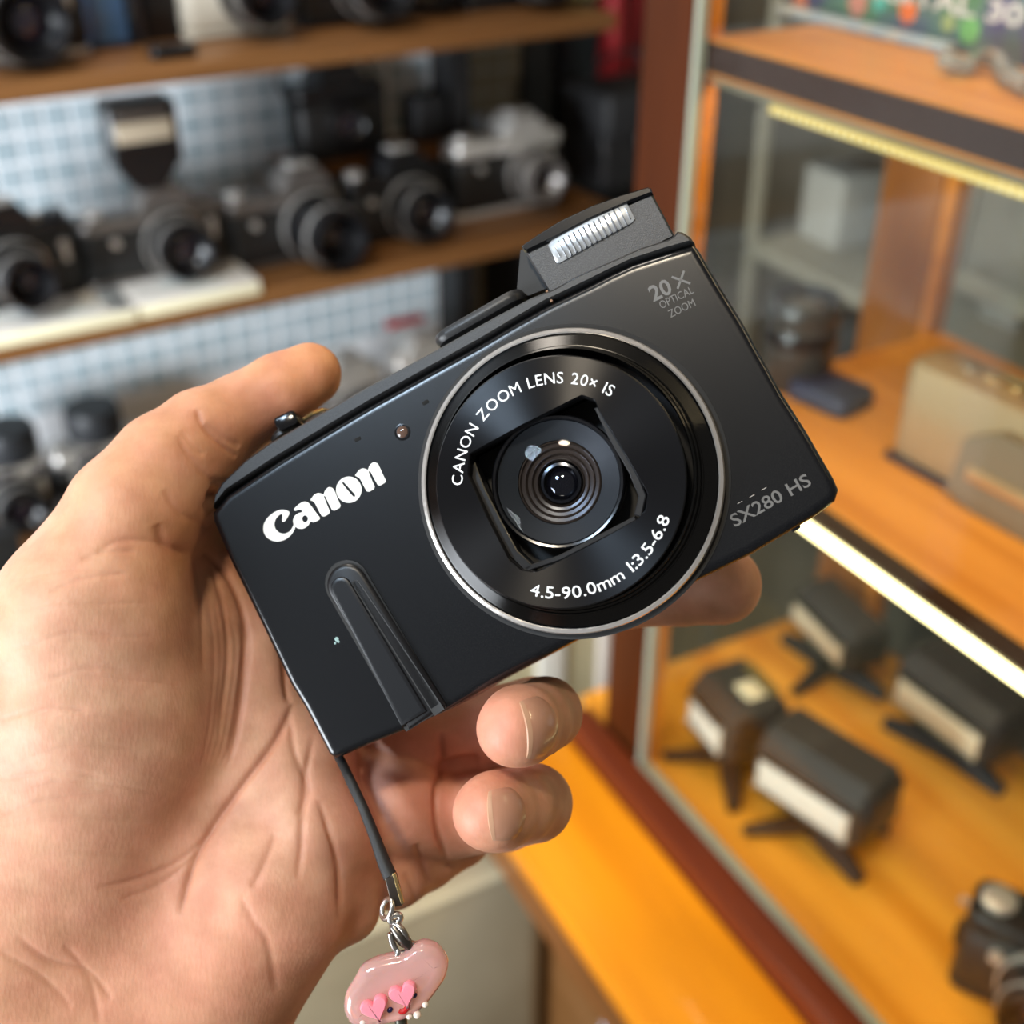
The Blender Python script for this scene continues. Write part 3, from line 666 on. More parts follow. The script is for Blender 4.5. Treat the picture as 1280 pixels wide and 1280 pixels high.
# finger nails: curved plates with a pale free edge
nailm = mat('nail', (.52, .25, .155), 0.28, 0, sss=.1, coat=.25); nailedge = mat('nail_edge', (.50, .28, .17), 0.45)
NO_ = .3
def nail(c, nrm, axis, w, l, rad):
    """plate laid on the finger: c centre, nrm outward, axis towards the tip (camera-space mm); w, l in mm"""
    n = Vector(nrm).normalized(); a = Vector(axis); a = (a-n*a.dot(n)).normalized(); s = n.cross(a)
    def onskin(p, off, nn):
        q = HI @ (MC @ ((p+nn*2.2)/1000)); d = (HI.to_3x3() @ (MC.to_3x3() @ -nn)).normalized()
        loc, nr, _, _ = bvh.ray_cast(q, d, .007)
        if loc is None: loc = HI @ (MC @ (p/1000)); nr = -d
        return loc-d*(off/1000)
    for (t0, t1, nm, m_, o0) in ((-.5, .43, 'nail', nailm, .30), (.43, .52, 'nail', nailedge, .34)):
        vs = []; vb = []; fs = []; U, W_ = (14 if t0 < 0 else 3), 18
        for i in range(U+1):
            f = i/U
            for j in range(W_+1):
                u = -1+2*j/W_; q = abs(u)
                tb = (-.5+.30*q**2.6) if t0 < 0 else (.43-.13*q**2.4); tt = (.43-.13*q**2.4) if t0 < 0 else (.52-.15*q**2.4)
                tl = tb+(tt-tb)*f; ang = u*w/2/rad; nn = (n*math.cos(ang)+s*math.sin(ang)).normalized()
                p = c+a*(tl*l)+s*(math.sin(ang)*rad)+n*((math.cos(ang)-1)*rad)
                e = min(1, (1-q)*5)*(min(1, f*5) if t0 < 0 else 1)
                vs.append(onskin(p, .06+(o0-.06)*e, nn)); vb.append(onskin(p, -.25, nn))
        n0 = len(vs); vs = vs+vb
        for i in range(U):
            for j in range(W_):
                k = i*(W_+1)+j; fs.append((k, k+1, k+W_+2, k+W_+1)); fs.append((n0+k, n0+k+W_+1, n0+k+W_+2, n0+k+1))
        for i in range(U):
            for j in (0, W_):
                k = i*(W_+1)+j; k2 = k+W_+1; fs.append((k, k2, n0+k2, n0+k))
        for j in range(W_):
            for i in (0, U):
                k = i*(W_+1)+j; fs.append((k, n0+k, n0+k+1, k+1))
        mb = MB(); mb.add(vs, fs, True); o = mb.build(nm, m_); o.parent = hand
        if t0 > 0: o['label'] = 'pale free edge of the nail'
from mathutils.bvhtree import BVHTree
dg_ = bpy.context.evaluated_depsgraph_get()
bvh = BVHTree.FromPolygons([v.co.copy() for v in me2.vertices], [tuple(p.vertices) for p in me2.polygons])
def nail_at(px, py, axis, w, l, rad, bias):
    o = HI @ CAM; d = (HI.to_3x3() @ ray(px, py)).normalized(); loc, nr, _, _ = bvh.ray_cast(o, d)
    c = (MC.inverted() @ (hand.matrix_world @ loc))*1000
    n = (MC.to_3x3().inverted() @ (hand.matrix_world.to_3x3() @ nr)).normalized(); n = (n*.5+Vector(bias).normalized()*.5).normalized()
    nail(c, n, axis, w, l, rad)
nail_at(683, 908, (-.62, .02, .78), 12.8, 8.6, 8.5, (.80, .06, .60))
nail_at(638, 1017, (-.86, .0, .5), 10.4, 8.0, 7.5, (.50, .0, .86))
# ------------------------------------------------------------------ wrist charm on its cord
def cp(px, py, z): return Vector(MC @ (Vector(hp(px, py, z)[:3])/1000))
ch = empty('lanyard_charm', Matrix.Translation(cp(490, 1130, -4)), 'pink resin phone charm with a smiling face hanging from the camera on a black cord', 'charm')
CI = ch.matrix_world.inverted()
def cl(px, py, z): return CI @ cp(px, py, z)
def ctube(name, pts, r, m, par=ch, closed=False, seg=10, flat=1.0):
    mb = MB(); mb.tube([cl(*p) for p in pts], r, seg, closed, flat); return mb.build(name, m, par)
ctube('cord', [(420, 940, -16), (428, 955, -12), (440, 980, -8), (455, 1012, -6), (468, 1045, -4), (480, 1078, -2), (488, 1096, -1)], [.0009, .0009, .0010, .0010, .0011, .0013, .0014], dull)
ctube('cord_strand', [(424, 942, -18), (433, 960, -12.6), (447, 990, -8.6), (462, 1022, -6.6), (474, 1052, -5), (484, 1082, -3), (488, 1094, -2)], .0006, gripm)
mb = MB(); mb.box(-.0011, .0011, -.0030, .0030, -.0010, .0010, .0003); mb.xf(CI @ Matrix.Translation(cp(493, 1112, -1)) @ MC.to_3x3().to_4x4() @ RZ(14)); fe = mb.build('ferrule', mat('ferrule_steel', (0.12, 0.10, 0.085), 0.3, 0.9), ch)
mb = MB(); mb.box(-.0003, .0003, -.0030, .0030, -.0003, .0003, .0001); mb.xf(CI @ Matrix.Translation(cp(498, 1110, 0.4)) @ MC.to_3x3().to_4x4() @ RZ(16)); mb.build('ferrule_edge', goldm, fe)
def cring(name, cx, cy, z, rx, ry, tilt, r, m, par, ns=20, roll=0):
    pts = []
    for k in range(ns):
        a = 2*math.pi*k/ns; x = rx*math.cos(a); y = ry*math.sin(a); ca_, sa = math.cos(R(tilt)), math.sin(R(tilt))
        pts.append((cx+x*ca_-y*sa, cy-(x*sa+y*ca_), z+roll*math.cos(a)))
    return ctube(name, pts, r, m, par, True)
cring('split_ring', 484, 1136, -1, 6, 13, -12, .00055, silver, ch, roll=1.5)
cring('split_ring', 494, 1148, 0, 7, 5, 20, .0006, silver, ch)
cring('link', 500, 1168, 0, 6, 16, 32, .00055, mat('clasp_steel', (0.35, 0.32, 0.29), 0.3, 1.0), ch, roll=1)
ctube('clasp', [(492, 1158, 0), (500, 1168, .5), (508, 1178, .5), (515, 1188, 0)], [.0009, .0012, .0011, .0007], mat('clasp_dark', (0.14, 0.125, 0.11), 0.3, 1.0), ch)
ctube('clasp_hook', [(488, 1166, 0), (490, 1178, 0), (496, 1190, 0), (504, 1192, 0), (513, 1188, 0), (517, 1177, 0)], .0006, silver, ch)
ctube('eye_pin', [(498, 1188, 0), (497, 1196, .5), (498, 1204, 0)], .0007, silver, ch)
# pendant: lumpy translucent slab
resin = mat('pink_resin', (.90, .50, .46), 0.12, 0, trans=.55, ior=1.35, sss=.2, coat=.5)
pend = [(444, 1222), (452, 1206), (470, 1197), (490, 1192), (504, 1190), (516, 1180), (530, 1175), (546, 1180), (556, 1192), (561, 1204), (556, 1222), (545, 1238), (536, 1250), (524, 1262), (508, 1272), (492, 1276), (474, 1280), (458, 1284), (440, 1280), (430, 1262), (432, 1240)]
PF = Matrix.Translation(cp(495, 1230, 0)) @ MC.to_3x3().to_4x4()
sc_ = .224/F
mb = MB(); pl = [((x-495)*sc_, -(y-1230)*sc_) for x, y in smooth2(pend, 2)]
mb.layers(pl, [(-.0030, .0012), (-.0024, .0004), (-.0012, 0), (.0006, 0), (.0014, .0005), (.0019, .0014), (.0021, .0024), (.0021, .0027)], True); mb.xf(CI @ PF); pd = mb.build('pendant', resin, ch)
hot = mat('hot_pink', (.95, .25, .32), 0.3, 0, sss=.2)
for cx, cy, an in ((471, 1252, 25), (506, 1235, 20)):
    hs = [(16*math.sin(t)**3*1.0, 13*math.cos(t)-5*math.cos(2*t)-2*math.cos(3*t)-math.cos(4*t)) for t in [2*math.pi*k/36 for k in range(36)]]
    hs = smooth2(hs[::2], 2)
    mb = MB(); mb.layers([(x*sc_*1.15, y*sc_*1.1) for x, y in hs], [(0, 0), (.0010, .0), (.0015, .0001), (.0018, .0003)], True)
    mb.xf(CI @ PF @ T((cx-495)*sc_, -(cy-1230)*sc_, .0018) @ RZ(an)); mb.build('heart', hot, pd)
for cx, cy in ((489, 1256), (519, 1238)):
    mb = MB(); mb.ball((0, 0, 0), .00062, 14, (1, .8, .6)); mb.xf(CI @ PF @ T((cx-495)*sc_, -(cy-1230)*sc_, .0023) @ RZ(40)); mb.build('eye', mat('ink_navy', (.01, .008, .05), .2), pd)
sm_ = [(500, 1257), (503, 1258.5), (507, 1257.5), (511, 1253), (512.5, 1249)]
mb = MB(); mb.tube([CI @ PF @ Vector(((x-495)*sc_, -(y-1230)*sc_, .0023)) for x, y in sm_], [.0004, .0005, .00055, .0005, .0003], 8); mb.build('mouth', mat('ink_red', (.45, .01, .01), .3), pd)
mb = MB()
for cx, cy, r_ in ((448, 1256, 1.1), (455, 1272, 1.5), (512, 1267, 1.0), (522, 1265, 1.3), (532, 1252, 1.1), (474, 1279, 1.0)): mb.ball(((cx-495)*sc_, -(cy-1230)*sc_, .0012), r_*.0006, 10)
mb.xf(CI @ PF); mb.build('pearl_bead', mat('pearl', (.85, .72, .62), .15, 0, coat=.6), pd, kind='stuff')
ctube('tassel', [(501, 1272, -1), (502, 1290, -1), (501, 1320, -1)], .0012, mat('olive_metal', (.07, .07, .05), .4, .6), ch)

# ------------------------------------------------------------------ left side: tiled wall with camera shelves. frame X along the wall, Y into the wall, Z up
AL = R(32.3); LV = Vector((math.cos(AL), math.sin(AL), 0)); LN = Vector((-math.sin(AL), math.cos(AL), 0))
LM = Matrix.Rotation(AL, 4, 'Z')
def Lp(px, py, p):
    d = ray(px, py); t = (p-CAM.dot(LN))/d.dot(LN); q = CAM+d*t; return q.dot(LV), q.z
def Lz(px, py, z):
    d = ray(px, py); t = (z-CAM.z)/d.z; q = CAM+d*t; return q.dot(LV), q.dot(LN)
PW, PFR = 1.165, 0.985
shelfwood = wood('walnut_shelf', (0.13, 0.055, 0.018), (0.27, 0.125, 0.045), (3, 50, 50), 0.4, 0.2)
orangewood = wood('honey_wood', (0.60, 0.20, 0.026), (0.78, 0.30, 0.048), (5, 90, 60), 0.36, 0.08)
postwood = wood('mahogany_post', (0.040, 0.009, 0.002), (0.080, 0.018, 0.003), (40, 40, 4), 0.5, 0.0)
amberwood = wood('amber_ledge', (0.52, 0.15, 0.005), (0.80, 0.30, 0.010), (2.5, 26, 40), 0.34, 0.1)
deckwood = wood('deck_pine', (0.72, 0.25, 0.018), (0.95, 0.42, 0.05), (3, 45, 40), 0.30, 0.15)
railwood = wood('red_rail', (0.10, 0.018, 0.006), (0.16, 0.032, 0.010), (6, 60, 60), 0.34, 0.1)
grout = mat('grout_white', (0.93, 0.95, 0.97), 0.7)
tilem = mat('blue_grey_tile', (0.42, 0.53, 0.60), 0.22)
_oi = nd(tilem, 'ShaderNodeObjectInfo'); _rr = ramp(tilem, [(0, (0.44, 0.55, 0.60)), (1, (0.54, 0.64, 0.69))]); lk(tilem, _oi, 'Random', _rr, 'Fac'); lk(tilem, _rr, 'Color', tilem.node_tree.nodes['Principled BSDF'], 'Base Color')
tileb = mat('beige_tile', (0.30, 0.27, 0.20), 0.25); groutb = mat('grout_beige', (0.42, 0.40, 0.35), 0.7)
blackm = mat('black_paint', (0.010, 0.010, 0.011), 0.45)
def lstruct(name, m, x0, x1, y0, y1, z0, z1, M=LM, b=0.0, kind='structure', label=None, cat=None, group=None):
    c = Vector(((x0+x1)/2, (y0+y1)/2, z0)); mb = MB(); mb.box(x0-c.x, x1-c.x, y0-c.y, y1-c.y, 0, z1-z0, b)
    return mb.build(name, m, None, M @ Matrix.Translation(c), label, cat, group, kind)
sL = Lp(-60, 300, PW)[0]-.15; sR = Lp(541, 150, PW)[0]
wall = lstruct('wall_left', grout, sL-.6, sR, PW+.003, PW+.06, 0.3, 2.3)
WI = wall.matrix_world.inverted() @ LM
pit_ = .0252; 
tv = [(-.0106, .001, -.0106), (.0106, .001, -.0106), (.0106, .001, .0106), (-.0106, .001, .0106), (-.0102, -.0008, -.0102), (.0102, -.0008, -.0102), (.0102, -.0008, .0102), (-.0102, -.0008, .0102)]
tf = [(4, 5, 6, 7), (0, 1, 5, 4), (1, 2, 6, 5), (2, 3, 7, 6), (3, 0, 4, 7), (0, 3, 2, 1)]
tmesh = bpy.data.meshes.new('tile'); tmesh.from_pydata(tv, [], tf); tmesh.materials.append(tilem)
def proj(w):
    v = w-CAM; d = v.dot(FW); return (640+v.dot(RT)/d*F, 640-v.dot(UP)/d*F, d)
s0, z0t = Lp(13.5, 132, PW)
cells = []
z1b = 1.5-.215; z2t = 1.5-.404; z2b = 1.5-.419
for i in range(-18, 40):
    for j in range(-34, 12):
        s = s0+(i+.5)*pit_; z = z0t-(j+.5)*pit_-.002
        if s > sR-.012: continue
        x, y, d = proj(LM @ Vector((s, PW, z)))
        if not (-420 < x < 560 and -30 < y < 700): continue
        if y > 600-.22*x: continue
        cells.append((d if x > -25 else d+9, s, z))
cells.sort()
for d, s, z in cells[:300]:
    o = bpy.data.objects.new('tile', tmesh); C.objects.link(o); o.parent = wall; o.matrix_local = WI @ T(s, PW+.0025, z)
mb = MB()
for d, s, z in cells[300:]:
    mb.add([(v[0]+s, v[1]+PW+.0025, v[2]+z) for v in tv], tf)
if mb.v: mb.xf(WI); mb.build('tile_field', tilem, wall, kind='stuff')
# black upright at the end of the tiled wall and the set-back beige tiled bay
sU = Lp(541, 200, PW-.03)[0]
lstruct('trim_1', blackm, sR, sR+.022, PW-.045, PW+.05, 0.3, 2.3)
PB = PW+.10; b0 = sR+.022; b1 = Lp(653, 200, PB)[0]
wb = lstruct('wall_back', groutb, b0-.02, b1, PB+.003, PB+.05, 0.3, 2.3); WBI = wb.matrix_world.inverted() @ LM
tmesh2 = tmesh.copy(); tmesh2.materials.clear(); tmesh2.materials.append(tileb)
cc = []
for i in range(0, 16):
    for j in range(-10, 30):
        s = b0+.005+(i+.5)*pit_; z = 1.32-(j+.5)*pit_
        if s > b1-.012: continue
        x, y, d = proj(LM @ Vector((s, PB, z)))
        if 30 < y < 460: cc.append((s, z))
for s, z in cc:
    o = bpy.data.objects.new('tile', tmesh2); C.objects.link(o); o.parent = wb; o.matrix_local = WBI @ T(s, PB+.0025, z)
# dark recess beyond
c0 = b1
lstruct('wall_recess', mat('navy_panel', (0.022, 0.030, 0.040), 0.5), c0-.01, Lp(850, 100, PB+.10)[0], PB+.10, PB+.14, 0.0, 2.3)
lstruct('trim_2', blackm, c0-.004, c0+.035, PB-.01, PB+.10, 0.2, 2.3)
x_, z_ = Lp(716, 100, PB+.08)
lstruct('trim_3', mat('blue_black', (0.03, 0.042, 0.055), 0.4), x_-.03, x_+.03, PB+.07, PB+.10, 0.2, 2.3)
# shelves
e1 = Lp(772, 30, PFR)[0]; e2 = Lp(790, 262, PFR)[0]
Z1B = Lp(200, 107, PFR)[1]; Z1T = Z1B+.015; Z2B = Lp(240, 405, PFR)[1]; Z2T = Z2B+.016; Z3T = 1.5-.628
def shelf(nm, zb, zt, x0, x1, label):
    c = Vector(((x0+x1)/2, (PFR+PW)/2, zb)); mb = MB(); mb.box(x0-c.x, x1-c.x, PFR-c.y, PW-c.y-.001, 0, zt-zb, .002)
    return mb.build(nm, shelfwood, None, LM @ Matrix.Translation(c), label, 'shelf', 'walnut shelves on the tiled wall')
shelf('wall_shelf', Z1B, Z1T, sL-.3, e1, 'uppermost long brown wooden shelf across the blue tiled wall')
shelf('wall_shelf', Z2B, Z2T, sL-.3, e2, 'middle long brown wooden shelf holding cameras on white pads')
shelf('wall_shelf', Z3T-.015, Z3T, sL-.3, e2-.03, 'lowest brown wooden shelf, mostly hidden behind the hand')
ld = Lp(500, 188, PW-.06)
c = Vector(((Lp(372, 205, PW-.05)[0]+sR)/2+.004, PW-.035, 0)); lz = Lp(470, 199, PW-.07)[1]
w_ = sR+.03-Lp(372, 205, PW-.05)[0]
mb = MB(); mb.box(-w_/2, w_/2, -.035, .034, -.010, 0, .001); mb.build('wall_ledge', shelfwood, None, LM @ Matrix.Translation((c.x, c.y, lz)), 'short narrow brown ledge fixed between the two long shelves', 'ledge')
# end support so the shelves meet the recess
lstruct('trim_4', blackm, e2-.02, e2+.006, PFR+.02, PW+.1, 0.2, Z2B-.0005)
# ------------------------------------------------------------------ camera builder
cb = speckle('black_leatherette', (0.006, 0.006, 0.006), (0.018, 0.018, 0.018), 900, 0.5, 0.4)
cp_ = mat('black_enamel', (0.006, 0.006, 0.007), 0.28)
cg = mat('graphite_cover', (0.16, 0.145, 0.135), 0.32, 0.6)
cs = mat('satin_chrome', (0.60, 0.58, 0.55), 0.30, 0.6)
cw = mat('cream_plastic', (0.62, 0.58, 0.48), 0.4)
lg = mat('lens_glass_dark', (0.010, 0.008, 0.016), 0.04, 0, coat=1.0)
def slr(label, M, w=.138, h=.086, d=.038, topm=None, bodym=None, lens_r=.029, lens_l=.040, lens_x=.0, prism=True, lensm=None, frontm=None, knob=True, lens_z=.42, tag_group='vintage cameras on the shelves', name='film_camera', ring=True, sc_=1.0):
    topm = topm or cs; bodym = bodym or cb; lensm = lensm or cp_
    t = empty(name, M @ Matrix.Scale(sc_, 4), label, 'camera', tag_group)
    zt = h*.66; zb = h*.08
    MB().box(-w/2, w/2, -d/2, d/2, zb, zt, .009).build('body', bodym, t)
    MB().box(-w/2, w/2, -d/2+.001, d/2-.001, 0, zb, .008).build('base_plate', topm, t)
    MB().box(-w/2, w/2, -d/2+.0005, d/2-.0005, zt, h*.84, .008).build('top_plate', topm, t)
    if prism:
        mb = MB(); pr = [(-.026, 0), (.026, 0), (.024, .010), (.014, .021), (-.014, .021), (-.024, .010)]
        mb.layers([(x, y) for x, y in pr], [(-d/2-.004, .003), (-d/2, 0), (d/2-.006, 0), (d/2-.002, .002)], True, T(lens_x, 0, h*.82) @ RX(90)); ph = mb.build('prism_housing', topm, t)
        MB().box(-.012, .012, -.008, .010, 0, .004, .001).xf(T(lens_x, 0, h*.82+.0205)).build('hot_shoe', cs, ph)
    else:
        MB().box(-.020, .006, -d/2-.0008, -d/2+.002, h*.68, h*.81, .001).build('viewfinder_window', lg, t)
        MB().box(.022, .034, -d/2-.0008, -d/2+.002, h*.69, h*.79, .001).build('rangefinder_window', lg, t)
        MB().box(-.012, .012, -.008, .010, h*.84, h*.84+.003, .0008).build('hot_shoe', cs, t)
    LX = T(lens_x, -d/2, h*lens_z) @ RX(90)
    r = lens_r; l = lens_l
    mb = MB(); mb.lathe([(r*1.05, -.002), (r*1.05, .004), (r*.96, .005), (r*.96, l*.25), (r, l*.27), (r, l*.62), (r*.94, l*.64), (r*.94, l*.95), (r*.90, l), (r*.80, l), (r*.72, l*.86), (r*.52, l*.72), (r*.52, l*.60), (0, l*.60)], 40, LX)
    ln = mb.build('lens', lensm, t)
    mb = MB(); mb.lathe([(r*.52, l*.66), (r*.4, l*.73), (r*.2, l*.77), (0, l*.78)], 28, LX); mb.build('lens_glass', lg, ln)
    if ring:
        mb = MB(); mb.lathe([(r*.97, l*.64), (r*.985, l*.64), (r*.985, l*.70), (r*.95, l*.70)], 40, LX, close=True); mb.build('filter_ring', cs, ln)
        mb = MB()
        for k in range(28): mb.add(*(lambda b: (b.v, b.f))(MB().box(r*.99, r*1.03, -.0013, .0013, l*.32, l*.58).xf(LX @ RZ(k*360/28))))
        mb.build('focus_ribs', cp_, ln, kind='stuff')
        mb = MB(); mb.lathe([(r*1.07, .002), (r*1.12, .002), (r*1.12, .006), (r*1.07, .006)], 40, LX, close=True); mb.build('lens_mount', cs, ln)
    if knob:
        for x, rr in ((w*.37, .010), (w*.22, .006)):
            mb = MB(); mb.lathe([(rr, 0), (rr, .005), (rr*.9, .006), (0, .006)], 24, T(x, 0, h*.84)); mb.build('dial', topm if rr > .008 else cs, t)
        mb = MB(); mb.lathe([(.010, 0), (.010, .004), (.006, .006), (0, .006)], 24, T(-w*.37, 0, h*.84)); mb.build('rewind_knob', cs, t)
        mb = MB(); mb.lathe([(.0045, 0), (.004, .003), (0, .0035)], 16, T(w*.36, -d/2, h*.60) @ RX(90)); mb.build('self_timer_lever', cs, t)
        MB().box(-.0025, .0025, -.0045, 0, -.014, 0, .0008).xf(T(w*.36, -d/2, h*.60)).build('self_timer_arm', cs, t)
        mb = MB(); mb.lathe([(.0042, 0), (.0040, .004), (0, .0045)], 16, T(-w*.30, -d/2, h*.56) @ RX(90)); mb.build('flash_socket', cs, t)
    for sx in (-1, 1):
        mb = MB(); pts = [(sx*(w/2+.0005), 0, h*.72), (sx*(w/2+.005), 0, h*.75), (sx*(w/2+.006), 0, h*.70), (sx*(w/2+.001), 0, h*.68)]
        mb.tube([Vector(p) for p in pts], .0009, 6); mb.build('strap_eyelet', cs, t)
    return t
def onshelf(px, py, zt, p=None, rz=0, rx=0):
    if p is None: s, p = Lz(px, py, zt)
    else: s = Lp(px, py, p)[0]
    return LM @ T(s, p, zt) @ RZ(rz) @ RX(rx)
E = .0004
# --- middle shelf
padm = mat('cream_paper', (0.78, 0.76, 0.62), 0.7)
def pad(cx, cy, w, dd, h, rz, label, n=5):
    t = empty('paper_pad', onshelf(cx, cy, Z2T+E, 1.033, rz), label, 'pad', 'white paper pads on the middle shelf')
    MB().box(-w/2, w/2, -dd/2, dd/2, 0, h*.82, .0012).build('sheet_stack', mat('pad_edge', (0.80, 0.74, 0.50), 0.75), t)
    MB().box(-w/2, w/2, -dd/2, dd/2, h*.83, h, .0012).build('top_sheet', mat('pad_white', (0.84, 0.83, 0.80), 0.6), t)
    mb = MB()
    for k in range(n):
        x = -w*.3+w*.6*random.random(); y = -dd*.42+k*dd*.07; mb.box(x-w*.12, x+w*.12, y, y+.0025, h, h+.0003)
    mb.build('print', mat('pad_print', (0.50, 0.62, 0.62), 0.6), t, kind='stuff'); return t
pad(210, 345, .135, .105, .012, 0, 'white paper pad under the camera with the upright flash')
pad(38, 370, .150, .105, .012, -2, 'white paper pad under the leftmost camera of the middle shelf')
slr('small black camera at the left end of the middle shelf on a white pad', onshelf(18, 330, Z2T+.0125+E, 1.05, 4), w=.108, h=.078, topm=cp_, lens_r=.024, lens_l=.045, lens_x=-.004)
c2 = slr('black camera with graphite top under an upright flash gun on the middle shelf', onshelf(196, 320, Z2T+.0125+E, 1.055, 3), w=.136, h=.070, topm=cg, lens_r=.027, lens_l=.036, lens_x=.012)
slr('graphite topped camera with a long black lens beside the flash gun camera', onshelf(352, 310, Z2T+E, 1.055, 4), w=.112, h=.080, topm=cg, lens_r=.030, lens_l=.060, lens_x=.026)
slr('compact black camera left of the silver topped reflex on the middle shelf', onshelf(490, 285, Z2T+E, 1.06, 3), w=.106, h=.078, topm=cp_, lens_r=.027, lens_l=.042, lens_x=.012)
slr('silver topped single lens reflex nearest the right end of the middle shelf', onshelf(628, 250, Z2T+E, 1.075, 2), w=.134, h=.094, topm=cs, lens_r=.025, lens_l=.038, lens_x=.020, lensm=cg)
# flash gun standing in the hot shoe
fz = Lp(186, 243, 1.08)
fM = c2.matrix_world @ T(-.018, .002, .0685)
t = empty('flash_gun', LM @ T(Lp(186, 250, 1.06)[0], 1.06, Z2T+.0125+.070*.84+.0155), 'upright black flash gun with tan window standing on a camera', 'flash')
MB().box(-.011, .011, -.010, .010, -.014, -.009, .001).build('foot', cs, t)
mb = MB(); mb.layers([(-.030, .03), (-.030, .080), (-.026, .084), (.030, .084), (.033, .080), (.033, .03), (.020, .012), (.008, 0), (-.006, 0), (-.018, .010)], [(-.020, .002), (-.018, 0), (.018, 0), (.020, .002)], True, RX(90) @ Matrix.Scale(.93, 4)); fb = mb.build('flash_body', cp_, t)
MB().box(-.006, .006, -.006, .006, -.010, .002, .001).build('stem', cp_, t)
MB().box(-.0245, .0255, -.0225, -.018, .046, .063, .002).build('flash_window', mat('tan_window', (0.50, 0.42, 0.31), 0.2), fb)
MB().box(-.022, .024, -.0205, -.018, .066, .072, .001).build('badge', cg, fb)
# grey box behind the silver camera
s, z = Lp(578, 200, PW-.03)
tag(MB().box(-.020, .020, -.015, .015, 0, .085, .002).build('card_box', mat('blue_grey_card', (0.20, 0.23, 0.27), 0.5), None, onshelf(580, 240, Z2T+E, PW-.025, 0)), 'narrow blue-grey box standing behind the silver topped camera', 'box')
# black camera with neck strap on the ledge and a small black case
t = slr('black camera body with a looped neck strap on the narrow ledge', onshelf(425, 195, lz+E, PW-.035, 0), w=.098, h=.085, d=.040, topm=cp_, lens_r=.020, lens_l=.012, ring=False, knob=False)
mb = MB(); mb.tube([Vector(p) for p in ((-.050, 0, .055), (-.062, -.005, .080), (-.055, -.01, .100), (-.030, -.012, .088), (-.012, -.008, .098), (.004, -.004, .118), (.016, 0, .108), (.030, 0, .100), (.048, 0, .062))], .0035, 8, False, .4); mb.build('neck_strap', mat('strap_black', (.006, .006, .007), .7), t)
mb = MB(); mb.tube([Vector(p) for p in ((-.050, -.004, .055), (-.056, -.012, .030), (-.040, -.02, .006), (-.02, -.022, .002))], .0030, 8, False, .4); mb.build('neck_strap', MATS['strap_black'], t)
t = empty('camera_case', onshelf(533, 175, lz+E, PW-.03, 0), 'small black camera case at the right end of the narrow ledge', 'case')
MB().box(-.019, .019, -.014, .014, 0, .036, .004).build('pouch', blackm, t); MB().box(-.0185, .0185, -.016, .012, .022, .046, .004).build('flap', mat('strap_black', (0, 0, 0)), t)
# --- upper shelf (cut by the frame)
slr('chrome topped camera with a big black lens at the left end of the top shelf', onshelf(28, 78, Z1T+E, 1.07, 3), w=.108, h=.086, topm=cs, lens_r=.033, lens_l=.052, lens_x=-.004)
slr('cream camera with a wide black lens on the top shelf', onshelf(292, 52, Z1T+E, 1.085, 3), w=.096, h=.090, topm=cw, bodym=cw, lens_r=.027, lens_l=.048, lens_x=.010, knob=True)
slr('black camera with a dark lens, right of the cream camera on the top shelf', onshelf(427, 38, Z1T+E, 1.08, 0), w=.092, h=.090, topm=cp_, lens_r=.030, lens_l=.050, lens_x=.018)
slr('low black camera with a bright rim in the middle of the top shelf', onshelf(525, 32, Z1T+E, 1.09, 0), w=.066, h=.085, topm=cp_, lens_r=.020, lens_l=.030)
slr('black camera with a glassy grey lens at the right end of the top shelf', onshelf(640, 25, Z1T+E, 1.075, -2), w=.118, h=.090, topm=cp_, lens_r=.028, lens_l=.046, lens_x=.014)
t = empty('video_light', onshelf(207, 60, Z1T+E, 1.10, 0), 'tall black box shaped light standing on the top shelf beside a cream camera', 'light')
MB().box(-.020, .020, -.018, .018, 0, .090, .003).build('housing', cp_, t); MB().box(-.016, .016, -.0195, -.017, .02, .075, .002).build('front_panel', cb, t); MB().box(-.030, -.021, -.016, .012, 0, .080, .002).build('side_plate', cg, t)
tag(MB().box(-.019, .019, -.0085, .0085, 0, .010, .003).build('plastic_cap', cp_, None, onshelf(217, 76, Z1T+E, 1.010, 2)), 'small black cap lying at the front edge of the top shelf', 'cap')
clr = glassmat('clear_plastic', (0.75, 0.82, 0.90), 0.1)
t = empty('display_case', onshelf(134, 60, Z1T+E, 1.10, 0), 'clear pale blue plastic display case on the top shelf', 'case')
for nm, b in (('panel', (-.022, -.0205, -.03, .03, 0, .09)), ('panel', (.0205, .022, -.03, .03, 0, .09)), ('panel', (-.0205, .0205, -.030, -.0285, 0, .09)), ('panel', (-.0205, .0205, .0285, .030, 0, .09)), ('panel', (-.0205, .0205, -.0285, .0285, 0, .002))): MB().box(*b).build(nm, clr, t)
tag(MB().box(-.016, .016, -.02, .02, 0, .07, .003).build('blue_carton', mat('pale_blue_card', (0.30, 0.45, 0.62), 0.4), None, onshelf(134, 60, Z1T+.0025, 1.10, 0)), 'pale blue carton inside the clear display case', 'box')
tag(MB().box(-.030, .030, -.022, .022, 0, .05, .002).build('film_carton', mat('olive_card', (0.28, 0.26, 0.10), 0.5), None, onshelf(712, 14, Z1T+E, 1.09, 0)), 'olive yellow carton at the right end of the top shelf', 'box')
